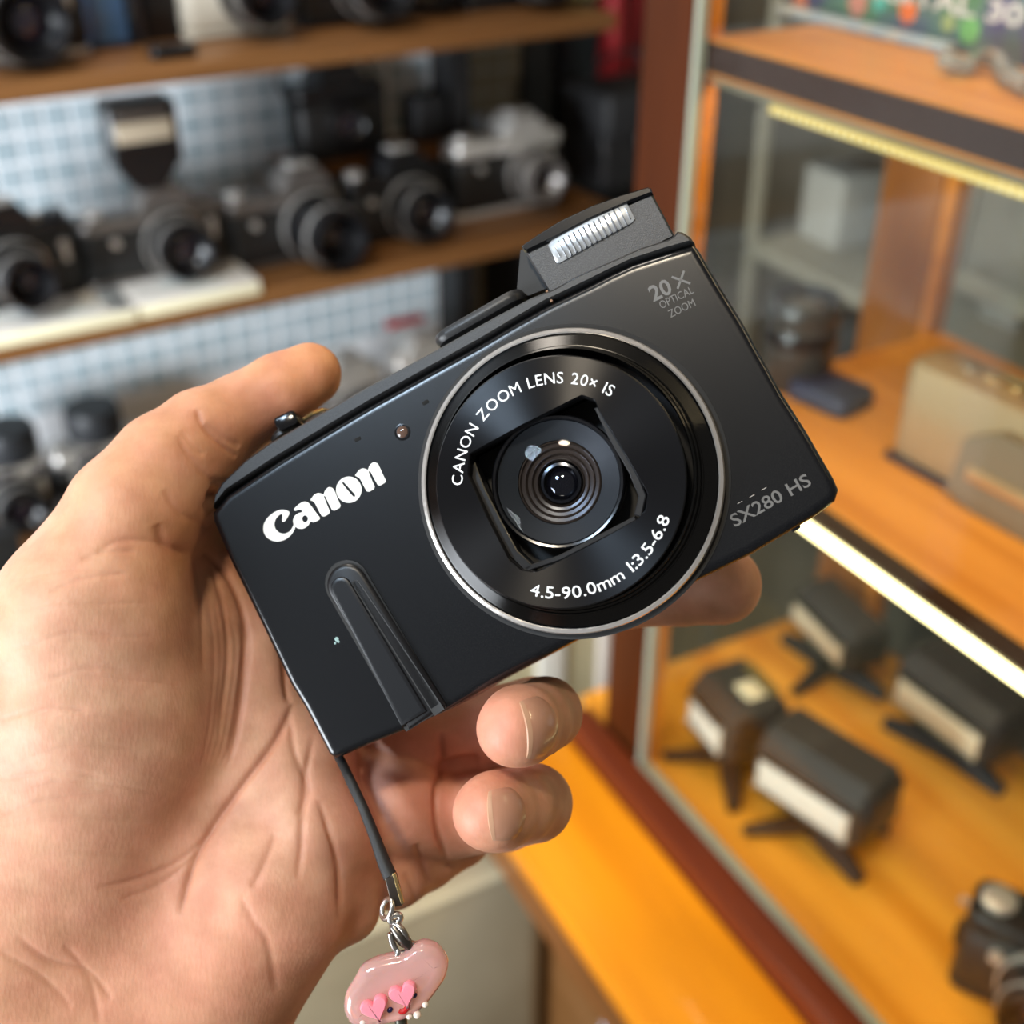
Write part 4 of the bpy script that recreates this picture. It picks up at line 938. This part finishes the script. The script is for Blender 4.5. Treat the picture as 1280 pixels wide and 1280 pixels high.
# --- lowest shelf, seen left of the hand and beyond the thumb
for (px, lab, w, tm) in ((14, 'chrome topped camera at the far left of the lowest shelf under a black cap', .076, cs), (126, 'chrome camera beside the wrist on the lowest shelf under a black cap', .082, cs)):
    t = slr(lab, onshelf(px, 620, Z3T+E, 1.09, 4), w=w, h=.080, topm=tm, lens_r=.024, lens_l=.030, prism=False)
    zz = Z3T+E+.080*.84+.0032
    mb = MB(); mb.lathe([(.0255, 0), (.027, .003), (.027, .026), (.025, .030), (0, .031)], 36)
    tag(mb.build('rear_cap', mat('rubber_black', (0.016, 0.018, 0.022), 0.5), None, LM @ T(Lp(px-2, 560, 1.095)[0], 1.095, zz)), 'black round cap on top of the %s chrome camera of the lowest shelf' % ('far left' if px < 100 else 'second'), 'cap')
slr('silver camera seen past the thumb tip on the lowest shelf', onshelf(436, 490, Z3T+E, 1.08, 0), w=.074, h=.092, topm=cs, bodym=cg, lens_r=.022, lens_l=.03)
slr('pale silver camera with a red stripe behind the top edge of the compact camera', onshelf(528, 470, Z3T+E, 1.07, 0), w=.078, h=.100, topm=cs, bodym=cg, lens_r=.024, lens_l=.03)
tag(MB().box(-.022, .022, -.006, .006, 0, .006, .002).build('red_label', mat('red_plastic', (0.42, 0.012, 0.012), 0.4), None, onshelf(508, 440, Z3T+.118, 1.075, 0)), 'small red strip lying on top of the pale silver camera', 'label')
# black upright in the left foreground of the lowest shelf
s, z = Lp(-4, 650, .96)
lstruct('trim_5', blackm, s-.05, s+.012, .945, .965, 0.3, Z3T+.075)
# red bag and black bags hanging in the recess
redm = mat('red_nylon', (0.30, 0.010, 0.014), 0.55)
s, z = Lp(770, 30, PB+.02)
t = empty('red_jacket', LM @ T(s, PB+.02, z), 'red nylon jacket hanging in the dark recess beside the wooden post', 'jacket')
mb = MB(); mb.layers([(-.028, -.08), (-.012, -.095), (.024, -.09), (.032, -.03), (.034, .04), (.02, .09), (-.016, .09), (-.028, .04), (-.018, -.01)], [(-.02, .012), (-.01, .002), (.01, 0), (.02, .01)], True, RX(90)); mb.build('torso', redm, t)
mb = MB(); mb.tube([Vector((-.020, -.02, .07)), Vector((-.026, -.03, .02)), Vector((-.020, -.03, -.04)), Vector((-.014, -.02, -.07))], [.012, .014, .012, .010], 12); mb.build('sleeve', redm, t)
MB().box(-.003, .003, -.026, -.018, -.08, .08, .001).build('zip', blackm, t)
def bag(px, py, p, w, h, label, m=blackm, z=None):
    s, zz = Lp(px, py, p); t = empty('camera_bag', LM @ T(s, p, zz if z is None else z), label, 'bag', 'black bags in the dark recess')
    MB().box(-w/2, w/2, -.045, .045, 0, h, .012).build('bag_body', m, t)
    MB().box(-w/2-.002, w/2+.002, -.052, .03, h*.55, h*1.02, .010).build('flap', mat('strap_black', (0, 0, 0)), t)
    MB().box(-.012, .012, -.056, -.050, h*.45, h*.62, .002).build('buckle', cs if w > .12 else cg, t)
    mb = MB(); mb.tube([Vector((-w*.4, 0, h)), Vector((-w*.25, 0, h+.03)), Vector((w*.2, 0, h+.035)), Vector((w*.4, 0, h))], .005, 8, False, .4); mb.build('handle', MATS['strap_black'], t); return t
bag(768, 262, 1.10, .105, .105, 'black camera bag with a bright buckle at the right end of the middle shelf', z=Z2T+E)
bag(704, 180, PB+.03, .050, .09, 'second black bag hung in the recess above the first', z=Lp(704, 190, PB+.03)[1])
# ------------------------------------------------------------------ right side: glazed cabinet. frame X towards the viewer along the glass, Y into the cabinet
AR = math.atan2(-.880, .474); RM0 = Matrix.Translation((.099, .647, 0)) @ Matrix.Rotation(AR, 4, 'Z')
RMI = RM0.inverted()
def Ry(px, py, y):   # pixel on the plane Y=y
    o = RMI @ CAM; d = RMI.to_3x3() @ ray(px, py); t = (y-o.y)/d.y; q = o+d*t; return q.x, q.z
def Rz(px, py, z):
    o = RMI @ CAM; d = RMI.to_3x3() @ ray(px, py); t = (z-o.z)/d.z; q = o+d*t; return q.x, q.y
ZA = 1.382; ZBt = 1.171; ZC = .873; WD = .226; XN = .62; XF = -.070
cabt = empty('glass_cabinet', RM0, 'wooden glass fronted display cabinet with lit shelves on the right', 'cabinet')
def rpart(name, m, x0, x1, y0, y1, z0, z1, par=cabt, b=.0, lab=None):
    mb = MB(); mb.box(x0, x1, y0, y1, z0, z1, b); o = mb.build(name, m, par)
    if lab: o['label'] = lab
    return o
rpart('post', postwood, -.050, -.006, -.004, .010, .60, 1.75, b=.001)
rpart('post_lining', orangewood, -.0058, -.001, .000, .012, ZC, 1.75)
pale = mat('glass_edge', (0.42, 0.44, 0.34), 0.3, 0, trans=.3)
rpart('glass_edge', pale, -.0008, .0035, -.006, -.001, ZC+.006, 1.75)
rpart('glass_channel', pale, -.002, XN, -.0075, .0005, ZC-.001, ZC+.005)
gp = glassmat('shop_glass', (0.93, 0.95, 0.93))
rpart('glass_pane', gp, .0036, XN, -.0055, -.0020, ZC+.0055, 1.75)
rpart('rail', railwood, XF, XN, -.030, -.0078, ZC-.020, ZC+.006, b=.002)
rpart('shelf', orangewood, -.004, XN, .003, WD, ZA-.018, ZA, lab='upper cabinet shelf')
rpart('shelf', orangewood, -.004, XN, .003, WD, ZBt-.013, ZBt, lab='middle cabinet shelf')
rpart('shelf_front', mat('shaded_edge_brown', (0.032, 0.011, 0.004), 0.6, spec=.05), -.004, XN, .0010, .0028, ZA-.0155, ZA-.001)  # shade on the shelf's front edge put into its dark brown colour
rpart('shelf_front', MATS['shaded_edge_brown'], -.004, XN, .0010, .0028, ZBt-.0125, ZBt-.001)
rpart('deck', deckwood, XF-.02, XN, -.0005, WD+.03, ZC-.022, ZC-.002)
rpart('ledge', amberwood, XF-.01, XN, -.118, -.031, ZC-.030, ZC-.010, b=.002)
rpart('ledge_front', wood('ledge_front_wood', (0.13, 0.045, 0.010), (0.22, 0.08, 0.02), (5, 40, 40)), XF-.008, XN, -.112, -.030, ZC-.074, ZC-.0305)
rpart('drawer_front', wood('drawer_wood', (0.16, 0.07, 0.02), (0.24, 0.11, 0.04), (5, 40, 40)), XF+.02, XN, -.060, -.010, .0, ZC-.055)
ledw = emit('led_warm', (1.0, 0.70, 0.16), 0.95)
ledh = mat('led_channel', (0.16, 0.13, 0.08), 0.5)
x1_, z1_ = Ry(975, 103, .006)
rpart('led_channel', ledh, x1_-.05, XN, .0030, .0125, ZA-.0215, ZA-.0185)
rpart('led_strip', ledw, x1_, XN, .0012, .0100, ZA-.0256, ZA-.0216)
rpart('led_channel', ledh, .005, XN, .0030, .0125, ZBt-.0160, ZBt-.0132)
rpart('led_strip', emit('led_warm_white', (1.0, 0.84, 0.42), 8.0), .005, XN, .0012, .0100, ZBt-.0218, ZBt-.0161)
mb = MB(); x = x1_+.004
while x < XN: mb.box(x, x+.0022, .0004, .0011, ZA-.0250, ZA-.0224); x += .0052
mb.build('led_chip', emit('led_chip', (1.0, 0.86, 0.42), 1.4), cabt, kind='stuff')
def strip_light(zz, e, col):
    l = bpy.data.lights.new('led_strip_light', 'AREA'); l.shape = 'RECTANGLE'; l.size = XN-.02; l.size_y = .006; l.energy = e; l.color = col
    o = bpy.data.objects.new('led_strip_light', l); C.objects.link(o); o.parent = cabt; o.location = (XN/2, .018, zz)
strip_light(ZA-.0190, .40, (1.0, .74, .40)); strip_light(ZBt-.0140, .55, (1.0, .78, .46)); strip_light(1.74, 1.2, (1.0, .74, .42))
# back of the cabinet: post, glass and a picture beyond
xb, zb_ = Ry(1100, 380, WD+.01)
xb2, _ = Ry(1168, 380, WD+.01)
rpart('back_post', wood('back_post_wood', (0.30, 0.10, 0.02), (0.42, 0.16, 0.035), (40, 40, 4)), xb-.012, xb2-.006, WD+.004, WD+.030, ZC-.02, 1.75, b=.001)
rpart('back_post', orangewood, xb2-.005, xb2+.004, WD+.004, WD+.020, ZC-.02, 1.75, b=.001)
# back glass
rpart('back_glass', gp, xb2+.006, XN, WD+.006, WD+.009, ZC, 1.75)
# ------------------------------------------------------------------ things in the cabinet
def RT_(x, y, z, rz=0): return RM0 @ T(x, y, z) @ RZ(rz)
# flat colourful carton with raised lettering
_, yf = Rz(1280, 86, ZA); xa, _ = Ry(985, 10, yf)
BM = RM0 @ T(xa, yf, ZA+E)
def Bx(px, py):
    x, z = Ry(px, py, yf); return x-xa, z-ZA-E
t = empty('digital_carton', BM, 'purple and green printed carton lettered in raised capitals on the top cabinet shelf', 'box')
pr = speckle('carton_print', (0.07, 0.05, 0.17), (0.10, 0.22, 0.12), 26, 0.35, lo=.40, hi=.62)
MB().box(0, XN-xa-.06, 0, .05, 0, .13, .001).build('carton', pr, t)
ta = Vector(Bx(1066, -9)); tb = Vector(Bx(1277, 37)); vs, fs = text_geo('DIGITAL 30', 1.0, .02, bold=.02)
xs = [v.x for v in vs]; ys = [v.y for v in vs]; ss_ = (tb-ta).length/(max(xs)-min(xs)); hh_ = (Bx(1262, 4)[1]-Bx(1262, 35)[1])/(max(ys)-min(ys))
fm = Matrix(((ss_, 0, 0, ta.x-min(xs)*ss_), (0, 0, .02, -.0004), (0, hh_, 0, ta.y), (0, 0, 0, 1)))
mb = MB(); mb.add([fm @ v for v in vs], fs); mb.build('lettering', mat('silver_ink', (0.62, 0.56, 0.52), 0.4), t, fixn=False)
for i, (px, py, r, c) in enumerate(((1135, 14, .0060, (.80, .16, .03)), (1072, 4, .0070, (.55, .22, .16)), (1100, 2, .0050, (.10, .42, .34)), (1212, 38, .0065, (.14, .38, .10)), (1000, 2, .0060, (.65, .20, .10)), (1185, 30, .0045, (.30, .34, .12)))):
    x, z = Bx(px, py); mb = MB(); mb.lathe([(r, 0), (r*.9, .0002)], 20, T(x, -.0001, z) @ RX(90)); mb.build('printed_dot', mat('dot_%d' % i, c, .4), t)
MB().box(.002, .130, -.012, -.002, 0, .005, .002).build('blister_edge', speckle('blue_blister', (0.34, 0.42, 0.50), (0.60, 0.52, 0.42), 90, 0.25), t)
x, y = Rz(1180, 55, ZA+.012)
mb = MB(); q = [Rz(1183, 50, ZA+.014), Rz(1200, 57, ZA+.014), Rz(1215, 58, ZA+.014), Rz(1232, 47, ZA+.014), Rz(1250, 50, ZA+.014), Rz(1262, 68, ZA+.014), Rz(1290, 82, ZA+.014)]
mb.tube([Vector((a, b, ZA+.006)) for a, b in q], .0042, 8, False, .7)
tag(mb.build('clear_clip', mat('clear_acrylic', (0.50, 0.44, 0.36), 0.15, 0, trans=.6), None, RM0), 'bent clear plastic holder in front of the printed carton', 'clip')
# middle shelf: black barrel lens, navy pouch, champagne compact
x, y = Rz(992, 478, ZBt)
t = empty('lens_barrel', RT_(x, y, ZBt+E), 'dark grey lens standing upright on the middle cabinet shelf', 'lens')
lm_ = mat('lens_dark_grey', (0.035, 0.033, 0.03), 0.35)
mb = MB(); mb.lathe([(.020, 0), (.021, .002), (.021, .014), (.0225, .016), (.0225, .040), (.0215, .042), (.0225, .044), (.0225, .056), (.021, .058), (.0185, .058), (.0175, .052), (.012, .049), (0, .049)], 44); bl_ = mb.build('barrel', lm_, t)
mb = MB(); mb.lathe([(.0176, .0505), (.012, .053), (.006, .0545), (0, .055)], 32); mb.build('lens_glass', mat('lens_tan', (0.10, 0.085, 0.06), .06, 0, coat=1), bl_)
mb = MB(); mb.lathe([(.0226, .030), (.0232, .031), (.0232, .038), (.0226, .039)], 44, close=True); mb.build('ridge_ring', cp_, bl_)
x, y = Rz(1030, 505, ZBt)
mb = MB(); mb.box(-.022, .022, -.017, .017, 0, .013, .006); tag(mb.build('navy_pouch', mat('navy_cloth', (0.020, 0.025, 0.055), 0.6), None, RT_(x, y+.004, ZBt+E, 12)), 'small dark navy pouch lying in front of the upright lens', 'pouch')
x, y = Rz(1205, 632, ZBt)
champ = mat('champagne_metal', (0.38, 0.27, 0.15), 0.34, 0.35); champ2 = mat('champagne_grey', (0.22, 0.17, 0.11), 0.4, 0.3)
t = empty('champagne_compact', RT_(x-.004, y+.022, ZBt+E, 4) @ Matrix.Scale(1.1, 4), 'champagne gold film compact camera on the middle cabinet shelf', 'camera')
MB().box(-.052, .062, -.016, .016, 0, .056, .010).build('body', champ, t)
mb = MB(); mb.layers([(-.008, .004), (.010, .0), (.062, 0), (.062, .044), (.014, .044), (-.004, .034)], [(-.0225, .002), (-.021, 0), (-.014, 0)], True, RX(90) @ T(0, 0, .0)); 
mb.v = [(v[0], -.0+(v[1]), v[2]) for v in mb.v]; mb.xf(T(0, -.037, 0)); sl_ = mb.build('sliding_cover', champ2, t)
mb = MB(); mb.box(.002, .050, -.0252, -.0225, .016, .023, .0012); mb.build('name_plate', mat('gold_plate', (0.55, 0.38, 0.20), 0.3, .7), t)
mb = MB(); mb.lathe([(.0045, 0), (.004, .002), (0, .0024)], 20, T(-.024, 0, .056)); mb.build('shutter_button', champ2, t)
mb = MB(); mb.box(-.014, .006, -.005, .005, .056, .0585, .002); mb.build('zoom_switch', goldm, t)
MB().box(.014, .050, -.010, .010, .056, .0575, .003).build('top_panel', champ2, t)
MB().box(-.052, .062, -.0165, -.0150, -.0, .004, .001).build('base_strip', mat('violet_rubber', (0.06, 0.03, 0.05), .5), t)
# bottom deck: four old flash units on star feet
fgm = mat('flash_grey_plastic', (0.035, 0.030, 0.027), 0.4, spec=.3); fbk = mat('flash_black_plastic', (0.012, 0.009, 0.009), 0.4, spec=.3)
refl = mat('flash_diffuser', (0.95, 0.84, 0.62), 0.3, 0); refl2 = mat('flash_diffuser_grey', (0.74, 0.66, 0.56), 0.3, 0)
def rzang(p0, p1, z):
    a = Rz(*p0, z); b = Rz(*p1, z); return math.degrees(math.atan2(b[1]-a[1], b[0]-a[0])), a, b
def foot(t, m, z0, legs, rl=.050):
    for k, a in enumerate(legs):
        mb = MB(); d = Vector((math.cos(R(a)), math.sin(R(a)), 0)); mb.tube([Vector((0, 0, .010)), d*rl*.35+Vector((0, 0, .0085)), d*rl*.8+Vector((0, 0, .0050)), d*rl+Vector((0, 0, .0045))], [.012, .0105, .0068, .0056], 10, False, .7); mb.build('foot', m, t)
    mb = MB(); mb.lathe([(.011, .003), (.011, .010), (.007, .014), (.006, z0), (0, z0)], 20); mb.build('neck', m, t)
def flash_unit(name, p0, p1, zc, w, dd, hh, label, winm, tilt=0, panel=False, legs=(20, 110, 200, 290), extra=0, lift=.022, wfrac=.86, bm=None):
    """p0,p1: pixels of the lower front edge ends"""
    an, a, b = rzang(p0, p1, ZC+lift); L_ = math.hypot(b[0]-a[0], b[1]-a[1]); cx, cy = (a[0]+b[0])/2, (a[1]+b[1])/2
    n = Vector((-math.sin(R(an)), math.cos(R(an))))
    ctr = Vector((cx, cy))+n*dd/2
    t = empty(name, RT_(ctr.x, ctr.y, ZC-.002+E, an), label, 'flash', 'old flash units on star feet in the cabinet')
    foot(t, bm or fbk, lift+.002, legs)
    S = T(0, 0, lift) @ RX(tilt)
    mb = MB(); mb.layers([(-dd/2, 0), (dd/2, 0), (dd/2, hh*.80), (dd/2-.006, hh), (-dd/2+.012, hh), (-dd/2, hh*.72)], [(-L_/2, .003), (-L_/2+.003, 0), (L_/2-.003, 0), (L_/2, .003)], True, S @ Matrix(((0, 0, 1, 0), (1, 0, 0, 0), (0, 1, 0, 0), (0, 0, 0, 1))))
    body = mb.build('housing', fgm, t)
    mb = MB(); mb.box(-L_*wfrac/2, L_*wfrac/2, -dd/2-.004, -dd/2+.001, hh*.10, hh*.68, .003); mb.xf(S); wn = mb.build('diffuser', winm, body)
    mb = MB(); mb.box(-L_*wfrac/2-.003, L_*wfrac/2+.003, -dd/2-.002, -dd/2+.001, hh*.04, hh*.09, .001); mb.box(-L_*wfrac/2-.003, L_*wfrac/2+.003, -dd/2-.002, -dd/2+.001, hh*.69, hh*.72, .001); mb.xf(S); mb.build('diffuser_frame', fbk, body, kind='stuff')
    mb = MB(); mb.box(L_/2-.001, L_/2+.004, -dd/2+.004, dd/2-.004, hh*.06, hh*.86, .002); mb.xf(S); mb.build('side_cap', fbk, body)
    if panel:
        mb = MB(); mb.box(-L_*.02, L_*.32, -dd*.1, dd*.22, hh, hh+.0012, .001); mb.xf(S); mb.build('scale_panel', mat('scale_cream', (.85, .75, .52), .3), body)
        mb = MB(); mb.box(-L_*.30, L_*.34, dd*.26, dd*.42, hh, hh+.0014, .0005); mb.xf(S); mb.build('brass_strip', mat('brass_dull', (.30, .22, .06), .35, .6), body)
    return t
flash_unit('flash_unit', (856, 893), (908, 954), 0, .05, .050, .043, 'grey flash unit with a small cream panel on top, leftmost in the cabinet', refl2, panel=True, lift=.034, legs=(60, 150, 240, 330), wfrac=.7)
flash_unit('flash_unit', (938, 975), (1066, 1062), 0, .07, .048, .046, 'large flash unit with a wide pale reflector, front centre of the cabinet', refl2, lift=.034, legs=(-18, 48, 162, 230))
flash_unit('flash_unit', (988, 768), (1055, 838), 0, .05, .040, .034, 'black flash unit with a narrow cream window, farthest back in the cabinet', refl, lift=.034)
flash_unit('flash_unit', (1112, 870), (1228, 958), 0, .05, .045, .042, 'black flash unit with a bright cream reflector at the right of the cabinet', refl, lift=.034, legs=(0, 75, 160, 200))
# vintage camera in the near corner
x, y = Rz(1262, 1240, ZC)
slr('old black camera with a ribbed knob in the near corner of the cabinet', RT_(x+.016, y+.012, ZC-.0016, 30), w=.110, h=.080, d=.036, topm=cp_, lens_r=.027, lens_l=.030, prism=False, name='folding_camera', tag_group='cameras in the glass cabinet')
x, y = Rz(1220, 1175, ZC+.03)
mb = MB(); mb.lathe([(.0115, 0), (.012, .002), (.012, .014), (.011, .016), (0, .016)], 32)
for k in range(18): mb.add(*(lambda b: (b.v, b.f))(MB().box(.0118, .0130, -.0011, .0011, .002, .014).xf(RZ(k*20))))
tag(mb.build('ribbed_knob', fbk, None, RT_(*Rz(1222, 1168, ZC+.01), ZC-.0016)), 'ribbed black film spool beside the old camera in the near corner', 'spool')
# ------------------------------------------------------------------ shop beyond the cabinet
def RP(px, py, D): return RMI @ PT(px, py, D)
wallm = speckle('plaster_grey_beige', (0.26, 0.24, 0.19), (0.36, 0.33, 0.27), 4, 0.7)
mb = MB(); mb.box(-1.5, 1.3, 0, .05, 0, 2.4); mb.build('wall_right', wallm, None, RM0 @ T(0, 1.05, 0), kind='structure')
mb = MB(); mb.box(-3, 3, -2, 2.6, -.05, 0); mb.build('floor', speckle('floor_khaki', (0.30, 0.25, 0.15), (0.38, 0.32, 0.20), 6, 0.6), None, T(0, 1, 0), kind='structure')
# storage rack seen through the cabinet
rk = empty('storage_rack', RM0 @ T(-.26, .55, 0), 'pale grey metal storage rack seen through the cabinet glass', 'rack')
pg = mat('pale_rack_metal', (0.30, 0.27, 0.20), 0.5)
for z in (.80, .98, 1.16, 1.34): MB().box(-.35, .55, 0, .25, z, z+.018, .002).build('rack_shelf', pg, rk)
for x in (-.35, .54): 
    for y in (0, .24): MB().box(x, x+.012, y, y+.012, .0, 1.6).build('rack_post', pg, rk)
cols = [(.24, .25, .24), (.32, .30, .25), (.16, .20, .26), (.40, .38, .33), (.12, .12, .11), (.30, .28, .24), (.22, .24, .28), (.34, .16, .13)]
nmz = ['grey', 'beige', 'blue-grey', 'cream', 'black', 'tan', 'slate', 'dull red']
for i, z in enumerate((.82, 1.0, 1.18)):
    for k in range(6):
        c = (i*3+k*5) % 8; w = .05+.02*((i+k) % 3); h = .07+.02*((k*2+i) % 4)
        tag(MB().box(-w/2, w/2, -.05, .05, 0, h, .003).build('storage_box', mat('box_'+nmz[c].replace(' ', '_').replace('-', '_'), cols[c], .5), None, RM0 @ T(-.56+k*.145, .67, z-.002+E)), '%s box, %s from the left on the %s rack shelf' % (nmz[c], ['first', 'second', 'third', 'fourth', 'fifth', 'sixth'][k], ['lower', 'middle', 'upper'][i]), 'box', 'boxes on the storage rack')
# framed picture beyond the right of the cabinet
x, z = Ry(1225, 300, WD+.11)
fr = empty('picture_frame', RM0 @ T(x+.05, WD+.11, ZBt+.0) @ RX(-4), 'white framed picture leaning behind the cabinet', 'picture')
fw_ = mat('frame_white', (.55, .52, .44), .4)
for b in ((-.075, -.066, 0, .012, -.02, .34), (.20, .21, 0, .012, -.02, .34), (-.066, .20, 0, .012, -.02, -.005), (-.066, .20, 0, .012, .325, .34)): MB().box(*b, .001).build('frame_side', fw_, fr)
MB().box(-.066, .20, .004, .010, -.005, .325).build('print', speckle('picture_print', (0.42, 0.40, 0.34), (0.20, 0.19, 0.14), 14, .5, lo=.45, hi=.7), fr)
MB().box(-.083, -.076, 0, .014, -.02, .34, .001).build('dark_left_edge', blackm, fr)  # dark strip along the left side of the frame
# khaki bench and pale carton below the cabinet's left end
kh = speckle('khaki_canvas', (0.30, 0.255, 0.165), (0.42, 0.37, 0.26), 7, 0.75)
zt_ = .79; yr_ = -.064; xr_ = -.9
for _k in range(400):
    _p = proj(RM0 @ Vector((xr_, yr_, zt_)))
    if _p[1] > 1128-(_p[0]-480)*56/188: break
    xr_ += .003
st = empty('canvas_chair', RM0 @ T(xr_, yr_, 0), 'khaki canvas upholstered chair seen from above beside the wooden ledge', 'chair')
MB().box(-.07, 0, -.46, .0, .40, zt_, .022).build('backrest', kh, st)
mb = MB(); mb.tube([Vector((-.004, -.45, zt_-.003)), Vector((-.004, -.03, zt_-.003))], .0045, 8); mb.build('piping', mat('khaki_piping', (.46, .41, .28), .7), st)
MB().box(.004, .40, -.46, -.045, .30, .40, .03).build('seat', kh, st)
for lx, ly in ((-.05, -.43), (-.05, -.03), (.36, -.43), (.36, -.03)): MB().box(lx-.014, lx+.014, ly-.014, ly+.014, 0, .31 if lx > 0 else .42, .002).build('leg', blackm, st)
x, y = 735, 835
ct = empty('cream_counter', RM0 @ T(XF-.16, -.30, 0), 'cream counter panel with white upright trim behind the far end of the ledge', 'counter')
def yat(px, py, X):
    o = RMI @ CAM; d = RMI.to_3x3() @ ray(px, py); t = (X-o.x)/d.x; return (o+d*t).y+.30
ccm = mat('cream_laminate', (.52, .47, .30), .5)
yw = yat(752, 835, XF-.16)
MB().box(-.03, 0, -.25, yw-.006, 0, .98, .003).build('panel_board', ccm, ct)
MB().box(-.032, .006, yw-.005, yw+.008, 0, .98, .002).build('white_trim', mat('white_trim_paint', (.62, .56, .50), .5), ct)
MB().box(.0005, .006, yw-.075, yw-.045, .55, .97, .002).build('white_strip', mat('white_gloss', (.75, .73, .66), .4), ct)
# pale blue bag of wrapping near the drawer
xq, zq = Ry(775, 1240, -.082)
tw = empty('wrapped_stack', RM0 @ T(xq, -.082, 0), 'bluish white plastic wrapped papers standing beside the drawer front', 'papers')
for k in range(3): MB().box(-.004+k*.016, .008+k*.016, -.012, .014, 0, zq-k*.014, .001).build('sheet_bundle', mat('pale_plastic', (.42, .44, .50), .25), tw)
